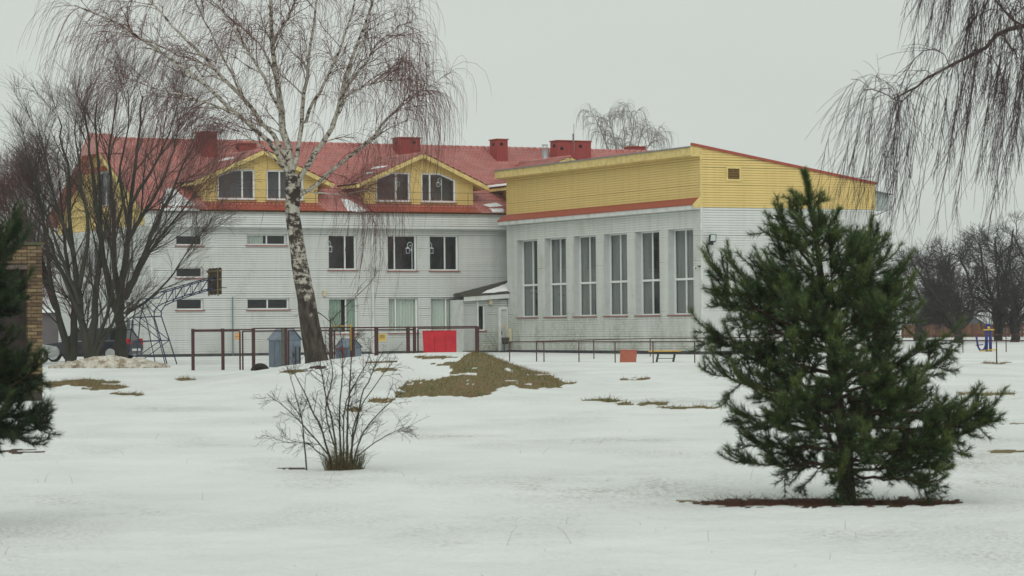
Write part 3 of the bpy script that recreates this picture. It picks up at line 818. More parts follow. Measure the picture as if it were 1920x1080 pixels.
# ------------------------------------------------------------------ porch in the corner
fp = Fr((0, YC, 0), (1, 0, 0), (0, 0, 1), (0, -1, 0))
qx = lambda px: onY(px, 600, YC)[0]; qz = lambda px, py: onY(px, py, YC)[2]
por = thing('corner_porch', 'small white lean-to porch with snowy sloping roof tucked in the building corner', 'porch', (qx(910), YC+.6, .3))
xp0, xp1 = qx(869), XG-.02
d0, d1, dt = qx(936), qx(952), qz(944, 578)
w0_, w1_, wz0, wz1 = qx(895.5), qx(909.5), qz(902, 620), qz(902, 572)
mb = MB(); zpt = qz(910, 562)
siding(mb, fp, [(.42, zpt, xp0, xp0, xp1, xp1)], [rect_open(d0, d1, .42, dt), rect_open(w0_, w1_, wz0, wz1)])
mb.build('porch_siding', siding_mat('porch_white', (.55, .57, .56), .95, .35, 1.5), por, kind='stuff')
MB().quad((xp0, YC, .3), (xp0, YF, .3), (xp0, YF, zpt), (xp0, YC, zpt)).build('porch_side_wall', WHITE_TRIM, por)
MB().fbox(fp, xp0-.02, d0-.1, Z0, .45, -.1, .03).build('plinth', PLINTH, por)
MB().fbox(fp, xp0+.75, xp0+.83, .45, zpt, .02, .09).build('porch_downpipe', WHITE_TRIM, por)
window(por, fp, rect(w0_, w1_, wz0, wz1), .12, (), (), fw=.06)
dr = MB().fbox(fp, d0+.1, d1-.06, .45, dt-.06, -.12, -.06).build('door', mat('pale_grey_door', (.50, .52, .51), .5, var=.1, scale=2, col2=(.3, .31, .28), amt=.4), por)
mb = MB(); mb.fbox(fp, d0-.05, d0+.1, .45, dt+.06, -.15, .03); mb.fbox(fp, d1-.06, d1+.03, .45, dt+.06, -.15, .03); mb.fbox(fp, d0+.1, d1-.06, dt-.06, dt+.06, -.15, .03)
mb.build('door_frame', WHITE_TRIM, dr)
MB().fbox(fp, d0+.14, d0+.18, 1.3, 1.45, -.06, -.02).build('door_handle', BLACKMETAL, dr)
MB().fbox(fp, d0+.38, d0+.52, 1.62, 1.76, -.06, -.052).build('yellow_sticker', mat('yellow_sticker', (.75, .5, .05), .5), dr)
MB().box(d0-.25, d1+.02, YC-.9, YC-.05, Z0, .42).build('door_step', mat('dark_step', (.06, .06, .062), .9, var=.3), por)
ya, yb_ = qz(866, 555), qz(955, 549); zt_ = onY(952, 524, YF)[2]
r0, r1, r2, r3 = np.array([xp0-.08, YC-.3, ya]), np.array([XG-.02, YC-.3, yb_]), np.array([fx(964), YF-.06, zt_+.06]), np.array([xp0+.15, YF-.06, ya+.12])
MB().hexa([r0-[0, 0, .05], r1-[0, 0, .05], r2-[0, 0, .05], r3-[0, 0, .05], r0, r1, r2, r3]).build('porch_roof', mat('mossy_roofing', (.075, .07, .06), .9, var=.4, scale=3, col2=(.05, .06, .025), amt=.7), por)
MB().hexa([r0+[0, .02, -.28], r1+[0, .02, -.28], r1+[0, .07, -.28], r0+[0, .07, -.28], r0+[0, .02, -.052], r1+[0, .02, -.052], r1+[0, .07, -.052], r0+[0, .07, -.052]]).build('porch_fascia', WHITE_TRIM, por)
MB().hexa([r0+[0, .08, -.27], r1+[0, .08, -.27], r1+[0, .3, -.27], r0+[0, .3, -.27], r0+[0, .08, -.25], r1+[0, .08, -.25], r1+[0, .3, -.25], r0+[0, .3, -.25]]).build('porch_soffit', WHITE_TRIM, por)
pn = np.cross(r1-r0, r3-r0); pn /= np.linalg.norm(pn)
L_ = lambda a, b: (r0*(1-a)+r1*a)*(1-b)+(r3*(1-a)+r2*a)*b+pn*.02
snow_patch(por, [L_(.34, .07), L_(.985, .10), L_(.985, .74), L_(.70, .50)], pn, .07, 40)
lp = qx(918)
MB().fbox(fp, lp-.09, lp+.09, qz(918, 571), qz(918, 563), .05, .2).build('porch_lamp', mat('cream_plastic', (.55, .48, .33)), por)

# ------------------------------------------------------------------ sports hall
YN = onX(1317, 664, XG)[1]; XR = onY(1644, 600, YN)[0]
gym = thing('sports_hall', 'sports hall with six tall windows, white siding below and yellow siding under a sloping roof', 'building', (XG+4.5, YN+9, .3))
fw_ = Fr((XG, 0, 0), (0, -1, 0), (0, 0, 1), (-1, 0, 0))
gy = lambda px, py=520: -onX(px, py, XG)[1]
GW = [(969, 1008), (1021.5, 1060.5), (1075.5, 1116.8), (1132, 1175.5), (1190.5, 1236), (1253.5, 1300.5)]
gz0, gz1 = 2.16, 6.13
pit_ = (gy(1300.5)-gy(1008))/5; wd = np.mean([gy(b)-gy(a) for a, b in GW])
gop = []
for i in range(6):
    b = gy(1008)+pit_*i; gop.append(rect_open(b-wd, b, gz0, gz1))
mb = MB(); siding(mb, fw_, [(.45, 6.95, -YC, -YC, -YN, -YN)], gop); mb.build('window_wall_siding', WHITE_GYM, gym, kind='stuff')
mb = MB(); siding(mb, fw_, [(7.40, 9.34, -YC, -YC, -YN, -YN)]); mb.build('yellow_wall_siding', YELLOW, gym, kind='stuff')
cset = [[(.0, .48, C1, 0, -.1)], [(.0, .62, C1, 0, 0), (.66, .98, C1, 0, 0)], [(.0, .55, C1, 0, .15)], [(0, .6, C1, 0, 0), (.62, .99, C1, 0, 0)], [(0, .35, C1, 0, 0), (.7, .98, C1, 0, 0)], [(0, .97, C1, 0, 0)]]
for i, g in enumerate(gop):
    window(gym, fw_, rect(g[2], g[4], g[0], g[1]), .36, (.46 if i else .50,), (.415,), fw=.07, mw=.07, curtain=cset[i], room=2.2)
MB().fbox(fw_, -YC, -YN, Z0, .47, -.2, .045).build('plinth', PLINTH, gym)
cz0, cz1, cw = 6.95, 7.14, .38
MB().fbox(fw_, -YC-.25, -YN-.02, cz0, cz1, -.05, cw).build('cornice', WHITE_TRIM, gym)
MB().hexa([fw_.P(-YC-.25, cz1+.003, cw+.04), fw_.P(-YN-.02, cz1+.003, cw+.04), fw_.P(-YN-.02, cz1+.003, -.03), fw_.P(-YC-.25, cz1+.003, -.03),
           fw_.P(-YC-.25, cz1+.04, cw+.04), fw_.P(-YN-.02, cz1+.04, cw+.04), fw_.P(-YN-.02, 7.49, .022), fw_.P(-YC-.25, 7.49, .022)]).build('red_ledge', REDTRIM, gym)
# eave box over the window wall
ev = .48
MB().hexa([fw_.P(-YC-.3, 9.40, ev), fw_.P(-YN-.02, 9.40, ev), fw_.P(-YN-.02, 9.34, 0), fw_.P(-YC-.3, 9.34, 0), fw_.P(-YC-.3, 9.45, ev), fw_.P(-YN-.02, 9.45, ev), fw_.P(-YN-.02, 9.45, 0), fw_.P(-YC-.3, 9.45, 0)]).build('eave_soffit', YELLOW_TRIM, gym)
MB().fbox(fw_, -YC-.3, -YN-.02, 9.40, 9.76, ev+.002, ev+.04).build('fascia', YELLOW_TRIM, gym)
MB().fbox(fw_, -YC-.32, -YN-.02, 9.763, 9.82, ev-.1, ev+.10).build('eave_gutter', GUTTER, gym)
# end wall facing the field
fs_ = Fr((0, YN, 0), (1, 0, 0), (0, 0, 1), (0, -1, 0))
ZA, ZBm = 9.86, 8.24
vop = rect_open(*[onY(p_, 326, YN)[0] for p_ in (1363, 1387)], *[onY(1375, p_, YN)[2] for p_ in (337, 315)])
mb = MB(); siding(mb, fs_, [(.45, 7.04, XG, XG, XR, XR)]); mb.build('end_wall_siding', WHITE_SIDE, gym, kind='stuff')
mb = MB(); zz = ZBm
siding(mb, fs_, [(7.04, zz, XG, XG, XR, XR), (zz, ZA, XG, XG, XR, XG+.02)], [vop]); mb.build('yellow_end_siding', YELLOW, gym, kind='stuff')
MB().fbox(fs_, XG-.02, XR, Z0, .47, -.2, .045).build('plinth', PLINTH, gym)
MB().fbox(fs_, XG-.03, XG+.05, .47, 7.04, -.05, .045).build('corner_trim', WHITE_TRIM, gym)
MB().fbox(fs_, XG-.025, XG+.05, 7.04, ZA-.02, -.05, .04).build('corner_trim', YELLOW_TRIM, gym)
MB().prism([fs_.P(XG-.42, 7.02, .03), fs_.P(XG-.026, 7.02, .03), fs_.P(XG-.026, 7.55, .03), fs_.P(XG-.42, 7.17, .03)], (0, .06, 0)).build('cornice_end', YELLOW_TRIM, gym)
MB().bar((XG-.5, YN-.03, ZA+.05), (XR+.02, YN-.03, ZBm+.035), .12, .12).build('verge_flashing', REDTRIM, gym)
MB().prism([fs_.P(XG-.5, 9.36, .02), fs_.P(XG-.027, 9.36, .02), fs_.P(XG-.027, ZA-.02, .02), fs_.P(XG-.5, ZA-.02, .02)], (0, .06, 0)).build('eave_end', YELLOW_TRIM, gym)
MB().hexa([(XG-.4, YN+.06, ZA-.12), (XR, YN+.06, ZBm-.12), (XR, YC+.3, ZBm-.12), (XG-.4, YC+.3, ZA-.12), (XG-.4, YN+.06, ZA-.06), (XR, YN+.06, ZBm-.06), (XR, YC+.3, ZBm-.06), (XG-.4, YC+.3, ZA-.06)]).build('roof', mat('grey_roofing', (.2, .2, .2), .8), gym)
MB().box(XR-.2, XR, YN+.1, YC, Z0, ZBm-.13).build('far_wall', WHITE_TRIM, gym)
MB().box(XG+.3, XR-.3, YC-.2, YC, Z0, ZBm-.2).build('rear_wall', WHITE_TRIM, gym)
# boxed gutter on the far eave, with its bracket
b0, b1 = onY(1648, 375, YN+.6)[0], onY(1665, 375, YN+.6)[0]
zt0, zb0 = onY(1650, 357, YN+.6)[2], onY(1650, 394, YN+.6)[2]
MB().prism([(XR+.002, YN+.6, zb0), (b1, YN+.6, zb0), (b1, YN+.6, zt0-.14), (XR+.002, YN+.6, zt0)], (0, 17, 0)).build('eave_box', mat('grey_green_box', (.34, .38, .37), .6, var=.15), gym)
MB().bar((b1+.15, YN+.6, zt0-.2), (XR-.1, YN+.6, zt0+.02), .5, .03).bar((b1, YN+.7, zb0), (XR, YN+.7, zb0-.45), .04).build('eave_bracket', GUTTER, gym)
pw = onY(1640, 331, YN+3)
MB().tube([onY(1590, 335, YN+3), pw], .02, 5).tube([onY(1637, 331.5, YN+3), (onY(1637, 331, YN+3)[0], YN+3, ZBm-.1)], .02, 5).build('roof_antenna', GUTTER, gym)
# louvred vent
g = vop
vt = MB()
for a, b, c, d in ((g[2]-.06, g[4]+.06, g[0]-.06, g[0]+.03), (g[2]-.06, g[4]+.06, g[1]-.03, g[1]+.06), (g[2]-.06, g[2]+.03, g[0]+.03, g[1]-.03), (g[4]-.03, g[4]+.06, g[0]+.03, g[1]-.03)):
    vt.fbox(fs_, a, b, c, d, -.05, .05)
vt = vt.build('vent_grille', YELLOW_TRIM, gym)
MB().fbox(fs_, g[2], g[4], g[0], g[1], -.2, -.18).build('vent_back', DARK, vt)
for k in range(7):
    v = g[0]+.05+(g[1]-g[0]-.1)*k/6
    MB().hexa([fs_.P(g[2]+.03, v-.03, .02), fs_.P(g[4]-.03, v-.03, .02), fs_.P(g[4]-.03, v-.03, .005), fs_.P(g[2]+.03, v-.03, .005), fs_.P(g[2]+.03, v+.03, -.05), fs_.P(g[4]-.03, v+.03, -.05), fs_.P(g[4]-.03, v+.03, -.065), fs_.P(g[2]+.03, v+.03, -.065)]).build('louvre', mat('rusty_louvre', (.28, .17, .06), .7, var=.3), vt)

# things fixed to the hall
c = onY(1330, 447, YN)
fl = thing('floodlight', 'square black floodlight bolted to the white hall corner', 'floodlight', (c[0], YN-.1, c[2]-.2))
hx = .17
MB().hexa([(c[0]-hx, YN-.30, c[2]-.16), (c[0]+hx, YN-.30, c[2]-.16), (c[0]+hx*.6, YN-.08, c[2]-.20), (c[0]-hx*.6, YN-.08, c[2]-.20), (c[0]-hx, YN-.36, c[2]+.18), (c[0]+hx, YN-.36, c[2]+.18), (c[0]+hx*.6, YN-.12, c[2]+.12), (c[0]-hx*.6, YN-.12, c[2]+.12)]).build('housing', BLACKMETAL, fl)
MB().hexa([(c[0]-hx+.04, YN-.315, c[2]-.12), (c[0]+hx-.04, YN-.315, c[2]-.12), (c[0]+hx-.04, YN-.30, c[2]-.12), (c[0]-hx+.04, YN-.30, c[2]-.12), (c[0]-hx+.04, YN-.365, c[2]+.15), (c[0]+hx-.04, YN-.365, c[2]+.15), (c[0]+hx-.04, YN-.35, c[2]+.15), (c[0]-hx+.04, YN-.35, c[2]+.15)]).build('lens_glass', mat('frosted_lens', (.5, .56, .54), .2, .6, var=.15), fl)
MB().box(c[0]-.10, c[0]+.10, YN-.20, YN-.01, c[2]-.30, c[2]-.20).build('ballast_box', BLACKMETAL, fl)
s0 = onY(1323, 505, YN-.03); s1 = onY(1352, 517, YN-.03)
sg = thing('notice_sign', 'white plate with a small blue flag, green mark and blue bar on hall wall', 'sign', (s0[0], YN-.03, s1[2]))
MB().box(s0[0], s1[0], YN-.045, YN-.025, s1[2], s0[2]).build('plate', FRAME, sg)
wS, hS = s1[0]-s0[0], s0[2]-s1[2]
MB().box(s0[0]+wS*.08, s0[0]+wS*.27, YN-.052, YN-.0455, s1[2]+hS*.48, s1[2]+hS*.82).build('blue_flag', mat('flag_blue', (.03, .05, .32), .5), sg)
st = MB()
for k in range(12):
    a = k*pi/6; st.box(s0[0]+wS*.175+.03*cos(a)-.004, s0[0]+wS*.175+.03*cos(a)+.004, YN-.056, YN-.0525, s1[2]+hS*.65+.03*sin(a)-.004, s1[2]+hS*.65+.03*sin(a)+.004)
st.build('flag_stars', mat('flag_yellow', (.8, .6, .05), .5), sg)
MB().box(s0[0]+wS*.33, s0[0]+wS*.5, YN-.052, YN-.0455, s1[2]+hS*.52, s1[2]+hS*.80).box(s0[0]+wS*.53, s0[0]+wS*.72, YN-.052, YN-.0455, s1[2]+hS*.58, s1[2]+hS*.76).build('green_mark', mat('pale_green', (.33, .55, .33), .5), sg)
MB().box(s0[0]+.003, s1[0]-.003, YN-.052, YN-.0455, s1[2]+.01, s1[2]+hS*.17).build('blue_bar', mat('bar_blue', (.07, .12, .42), .5), sg)
for px, py, lab in ((1307, 502, 'tiny white security camera beside the last tall hall window'), (1314.5, 499, 'small dark security camera nearest the hall corner edge')):
    q = onX(px, py, XG)
    t_ = thing('security_camera', lab, 'camera', (XG, q[1], q[2]-.05))
    wht = 'white' in lab
    MB().tube([(XG-.02, q[1], q[2]+.02), (XG-.12, q[1], q[2]+.02)], .02, 6).build('bracket', FRAME if wht else GUTTER, t_)
    MB().tube([(XG-.12, q[1]+.06, q[2]), (XG-.14, q[1]-.1, q[2]-.02)], .045, 8).build('housing', FRAME if wht else GUTTER, t_)
    MB().tube([(XG-.14, q[1]-.101, q[2]-.02), (XG-.141, q[1]-.12, q[2]-.022)], .035, 8).build('lens', DARK, t_)
# gas meter and bin at the inner corner
q = onX(958.5, 625, XG)
gm_ = thing('gas_meter_box', 'narrow cream meter box on the hall wall beside the porch', 'meter box', (XG-.1, q[1], q[2]-.6))
MB().box(XG-.2, XG-.02, q[1]-.12, q[1]+.12, q[2]-.45, q[2]+.25).build('box', mat('cream_box', (.55, .52, .36), .5, var=.1), gm_)
MB().tube([(XG-.1, q[1], q[2]-.45), (XG-.1, q[1], .3)], .025, 6).build('pipe', mat('cream_box', (.55, .52, .36)), gm_)
q = onY(946, 640, YC-.4)
bn = thing('waste_bin', 'dark square waste bin on a pole by the porch door', 'bin', (q[0], YC-.5, .42))
MB().hexa([(q[0]-.13, YC-.6, q[2]-.15), (q[0]+.13, YC-.6, q[2]-.15), (q[0]+.13, YC-.4, q[2]-.15), (q[0]-.13, YC-.4, q[2]-.15), (q[0]-.17, YC-.64, q[2]+.2), (q[0]+.17, YC-.64, q[2]+.2), (q[0]+.17, YC-.36, q[2]+.2), (q[0]-.17, YC-.36, q[2]+.2)]).build('bucket', mat('dark_bin', (.06, .055, .05), .7, var=.3), bn)
MB().tube([(q[0], YC-.34, .4), (q[0], YC-.34, q[2]+.2)], .03, 6).build('pole', BLACKMETAL, bn)

# ------------------------------------------------------------------ bark and needle materials
def birch_mat(name, z_dark=2.9, dark=1.0, scale=1.0, sthr=.45):
    m = bpy.data.materials.new(name); m.use_nodes = True; t = m.node_tree; L = t.links.new
    bs = t.nodes['Principled BSDF']; bs.inputs['Roughness'].default_value = .8; bs.inputs['Specular IOR Level'].default_value = .15
    tc = t.nodes.new('ShaderNodeTexCoord')
    def noise(sc_, st, det=5, ro=.6):
        mp = t.nodes.new('ShaderNodeMapping'); mp.inputs['Scale'].default_value = st; L(tc.outputs['Object'], mp.inputs['Vector'])
        n = t.nodes.new('ShaderNodeTexNoise'); n.inputs['Scale'].default_value = sc_; n.inputs['Detail'].default_value = det; n.inputs['Roughness'].default_value = ro
        L(mp.outputs[0], n.inputs['Vector']); return n.outputs['Fac']
    def rg_(v, a, b, c, d):
        r = t.nodes.new('ShaderNodeMapRange'); r.inputs[1].default_value = a; r.inputs[2].default_value = b; r.inputs[3].default_value = c; r.inputs[4].default_value = d
        L(v, r.inputs[0]); return r.outputs[0]
    def mixc(f_, a, b):
        x_ = t.nodes.new('ShaderNodeMix'); x_.data_type = 'RGBA'; L(f_, x_.inputs['Factor'])
        for s_, v in ((6, a), (7, b)):
            if isinstance(v, tuple): x_.inputs[s_].default_value = (*v, 1)
            else: L(v, x_.inputs[s_])
        return x_.outputs[2]
    base = mixc(rg_(noise(4*scale, (1, 1, 1)), .35, .65, 0, 1), (.55, .52, .455), (.36, .33, .275))
    scars = rg_(noise(4.2*scale, (1, 1, 1.35), 8, .72), sthr, sthr+.07, 0, 1)
    base = mixc(scars, base, (.045, .035, .03))
    lent = rg_(noise(9*scale, (.8, .8, 6), 3), .60, .66, 0, .8)
    base = mixc(lent, base, (.06, .05, .045))
    if dark:
        sx = t.nodes.new('ShaderNodeSeparateXYZ'); L(tc.outputs['Object'], sx.inputs[0])
        ad = t.nodes.new('ShaderNodeMath'); ad.operation = 'ADD'; L(sx.outputs['Z'], ad.inputs[0]); L(rg_(noise(3, (1, 1, .5)), .2, .8, -1.2, 1.2), ad.inputs[1])
        old = rg_(ad.outputs[0], z_dark-.7, z_dark-.1, 1, 0)
        bark = mixc(rg_(noise(9, (1, 1, .35)), .38, .62, 0, 1), (.030, .024, .022), (.085, .070, .058))
        base = mixc(old, base, bark)
    L(base, bs.inputs['Base Color'])
    bp = t.nodes.new('ShaderNodeBump'); bp.inputs['Strength'].default_value = .8; bp.inputs['Distance'].default_value = .04
    L(noise(10, (1, 1, .4)), bp.inputs['Height']); L(bp.outputs[0], bs.inputs['Normal'])
    return m
BIRCH = birch_mat('birch_bark', 2.25)
BIRCHLIMB = birch_mat('birch_limb_bark', 0, 0, 1.6, .50)
TWIGRED = mat('red_brown_twig', (.125, .055, .052), .7, var=.3, scale=1.5)
TWIGGREY = mat('grey_twig', (.075, .055, .05), .8, var=.3, scale=1.5)
TWIGFAR = mat('dark_far_twig', (.045, .038, .04), .9, var=.3, scale=.6)
BARK = mat('grey_green_bark', (.062, .056, .044), .9, var=.35, scale=5, stretch=(1, 1, .35), col2=(.075, .085, .045), amt=.8, scale2=2.2, bump=.6, bscale=14)
BARKDARK = mat('dark_wet_bark', (.034, .028, .026), .9, var=.35, scale=5, stretch=(1, 1, .35), bump=.5, bscale=14)
PINEBARK = mat('pine_bark', (.032, .022, .018), .9, var=.4, scale=12, stretch=(1, 1, .4), bump=.7, bscale=30)
PINETWIG = mat('pine_twig', (.06, .036, .024), .9, var=.3, scale=8)
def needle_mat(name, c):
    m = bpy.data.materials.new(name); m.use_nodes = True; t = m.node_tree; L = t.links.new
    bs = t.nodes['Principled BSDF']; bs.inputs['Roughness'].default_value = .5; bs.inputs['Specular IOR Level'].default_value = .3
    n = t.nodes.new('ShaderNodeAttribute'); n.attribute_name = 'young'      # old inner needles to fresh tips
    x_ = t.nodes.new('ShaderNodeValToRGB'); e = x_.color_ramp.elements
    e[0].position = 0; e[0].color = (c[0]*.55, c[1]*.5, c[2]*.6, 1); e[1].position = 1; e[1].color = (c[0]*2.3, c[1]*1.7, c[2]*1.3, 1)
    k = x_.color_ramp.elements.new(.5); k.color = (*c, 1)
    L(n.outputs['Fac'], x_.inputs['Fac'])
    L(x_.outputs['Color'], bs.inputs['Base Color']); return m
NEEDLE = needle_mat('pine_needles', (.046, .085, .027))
NEEDLE2 = needle_mat('pine_needles_shaded', (.022, .046, .020))  # darker copy of the needle material, shade put into its colour

def trunk_mesh(name, pts, rad, m, parent, sides=18, K=60, rough=.05, seed=3, flare=0):
    P, Rd = resample(pts, rad, K)
    V, f = tubes(P[None], Rd[None], sides)
    V = V.reshape(K, sides, 3); C = P[:, None]
    a = np.arange(sides)[None]; k = np.arange(K)[:, None]
    n = fbm(a*.9+0*k, k*.35+0*a, seed, 3)
    sc_ = 1+rough*4*n
    if flare: sc_ = sc_*(1+flare*np.exp(-k/3.0)*(1+.5*np.sin(a*5*2*pi/sides)))
    V = C+(V-C)*sc_[..., None]
    mk(name, V.reshape(-1, 3), f, m, parent, True)
    return P, Rd

# ------------------------------------------------------------------ the big birch on the mound
def px_line(pts, d, dd=(0, 0)):
    """pixel polyline -> points around distance d, drifting from dd[0] to dd[1] in depth"""
    n = len(pts); return [at(x, y, d+dd[0]+(dd[1]-dd[0])*i/(n-1)) for i, (x, y) in enumerate(pts)]
def big_birch():
    d = 75.0; k = FPX/d; rg = np.random.default_rng(11)
    b = ground(594, d)
    t = thing('birch_tree', 'tall leaning white birch with hanging twigs on the snowy mound', 'tree', b)
    tp = [(b+np.array([0, 0, -.25])).tolist()]+px_line([(593, 668), (584, 625), (574, 560), (563, 500), (556, 450), (549, 405), (549, 362), (549, 330)], d)
    tr = np.array([48, 42, 38, 34, 31, 28, 27, 27, 27])/2/k
    trunk_mesh('trunk', tp, tr, BIRCH, t, 20, 70, .06, 3, .28)
    limbs = [  # px polyline, base width px, depth drift
        ([(549, 352), (542, 290), (526, 200), (516, 110), (508, 20), (500, -90)], 21, (0, .6)),
        ([(547, 340), (520, 285), (488, 252), (440, 213), (380, 158), (290, 88), (215, 42), (140, 10)], 14, (0, -1.8)),
        ([(540, 300), (506, 250), (462, 195), (400, 128), (335, 60), (280, 0), (240, -50)], 12, (0, 1.5)),
        ([(524, 205), (500, 160), (465, 95), (425, 35), (395, -40)], 9, (0, -1.2)),
        ([(520, 150), (490, 90), (440, 40), (360, -20)], 7, (.2, 2.2)),
        ([(551, 350), (578, 305), (612, 255), (638, 195), (655, 125), (680, 55), (715, -40)], 15, (0, -1.2)),
        ([(549, 320), (562, 250), (572, 170), (580, 90), (594, 0), (600, -60)], 12, (0, 1.4)),
        ([(553, 372), (592, 345), (645, 300), (690, 262), (735, 215), (765, 190), (795, 165)], 11, (0, .9)),
        ([(622, 235), (650, 170), (690, 105), (730, 60), (770, 40)], 8, (-.5, 1.6)),
        ([(566, 230), (590, 190), (630, 110), (660, 20), (680, -60)], 9, (.3, -2.0)),
        ([(556, 352), (600, 362), (650, 364), (700, 352)], 4, (0, -.8)),
        ([(545, 330), (500, 285), (455, 250), (400, 232)], 5, (0, -1.5)),
        ([(512, 80), (540, 30), (570, -40)], 8, (.4, -1)),
        ([(640, 190), (690, 160), (740, 150), (790, 165)], 6, (-.8, -1.8)),
        ([(440, 213), (380, 190), (310, 170), (240, 150)], 6, (-1, -2.2)),
        ([(462, 195), (420, 110), (380, 30), (350, -40)], 6, (.8, 2.4)),
        ([(400, 128), (330, 100), (250, 70), (180, 60)], 5, (1, 2.4)),
    ]
    P0, R0 = [], []
    for pts, wpx, dd in limbs:
        r0 = wpx*.82/2/k; n = len(pts)
        P, Rd = resample(px_line(pts, d, dd), np.linspace(r0, max(.012, r0*.25), n), 14)
        P[1:-1] += rg.normal(size=(12, 3))*.025
        P0.append(P); R0.append(Rd)
    P0 = np.array(P0); R0 = np.array(R0)
    tube_obj('limbs', [(P0, R0)], BIRCHLIMB, t, 9)
    L1, r1 = grow(P0, R0, 7, rg, (.2, 1), (.6, 1.8), (22, 55), 8, .10, (0, 0, -.05), .5, .022, .005, .6, .4)
    L1b, r1b = grow(P0, R0, 7, rg, (.3, 1), (.8, 1.9), (18, 45), 8, .10, (0, 0, .01), .45, .018, .0045, .6, .4)
    L1 = np.concatenate([L1, L1b]); r1 = np.concatenate([r1, r1b])
    thick = r1[:, 0] > .016
    tube_obj('branches', [(L1[thick], r1[thick])], BIRCHLIMB, t, 6, 'stuff') if thick.any() else None
    lean = -.10
    drop = np.array([RH[0]*lean, RH[1]*lean, -.55])
    L2, r2 = grow(L1, r1, 4, rg, (.25, 1), (.45, 1.1), (25, 60), 6, .12, drop*1.0, .6, .008, .0026, .6, .3, tp=.6)
    L3, r3 = grow(L2, r2, 2, rg, (.3, 1), (.6, 2.0), (20, 60), 7, .07, drop*1.6, .7, .0042, .0018, .5, .2, tp=.25)
    L4, r4 = grow(L1, r1, 5, rg, (.45, 1), (1.0, 2.9), (15, 50), 7, .07, drop*1.6, .7, .0048, .0020, .5, .2, tp=.25)
    low = [1, 2, 5, 7, 8, 10, 11, 13, 14]
    M1, m1 = grow(P0[low], R0[low], 7, rg, (.25, 1), (.5, 1.2), (25, 60), 6, .08, drop*.5, .5, .010, .005, .6, .2)
    M2, m2 = grow(M1, m1, 5, rg, (.3, 1), (1.4, 4.0), (10, 45), 10, .045, drop*1.6, .8, .0050, .0022, .5, .2, tp=.25)
    M3, m3 = grow(M2, m2, 5, rg, (.15, 1), (.25, .8), (12, 35), 5, .06, drop*.6, .8, .0030, .0017, .5, .2)
    o = tube_obj('twigs', [(L1[~thick], r1[~thick]), (L2, r2), (L3, r3), (L4, r4), (M1, m1), (M2, m2), (M3, m3)], TWIGRED, t, 3, 'stuff')
big_birch()

def sapling():
    d = 77.0; b = ground(624, d); rg = np.random.default_rng(5)
    t = thing('sapling', 'thin bare sapling growing close beside the big birch trunk', 'sapling', b)
    ln_ = [([(625, 680), (622, 640), (619, 600)], .026), ([(619, 603), (596, 585), (570, 578)], .014), ([(619, 602), (650, 572), (690, 535), (705, 515)], .014), ([(621, 625), (640, 605), (665, 570)], .009)]
    P = np.array([resample([b-[0, 0, .1]]+px_line(p, d)[1:] if i == 0 else px_line(p, d, (0, .3-.2*i)), np.linspace(r, r*.5, len(p)), 8)[0] for i, (p, r) in enumerate(ln_)])
    Rr = np.array([np.linspace(r, r*.45, 8) for p, r in ln_])
    tube_obj('trunk', [(P, Rr)], BARK, t, 6)
    A, ra = grow(P, Rr, 10, rg, (.3, 1), (.25, .8), (30, 65), 6, .14, (0, 0, .05), .6, .008, .003)
    B, rb = grow(A, ra, 4, rg, (.3, 1), (.12, .35), (30, 60), 4, .14, (0, 0, 0), .6, .005, .0025)
    tube_obj('twigs', [(A, ra), (B, rb)], TWIGGREY, t, 3, 'stuff')
sapling()

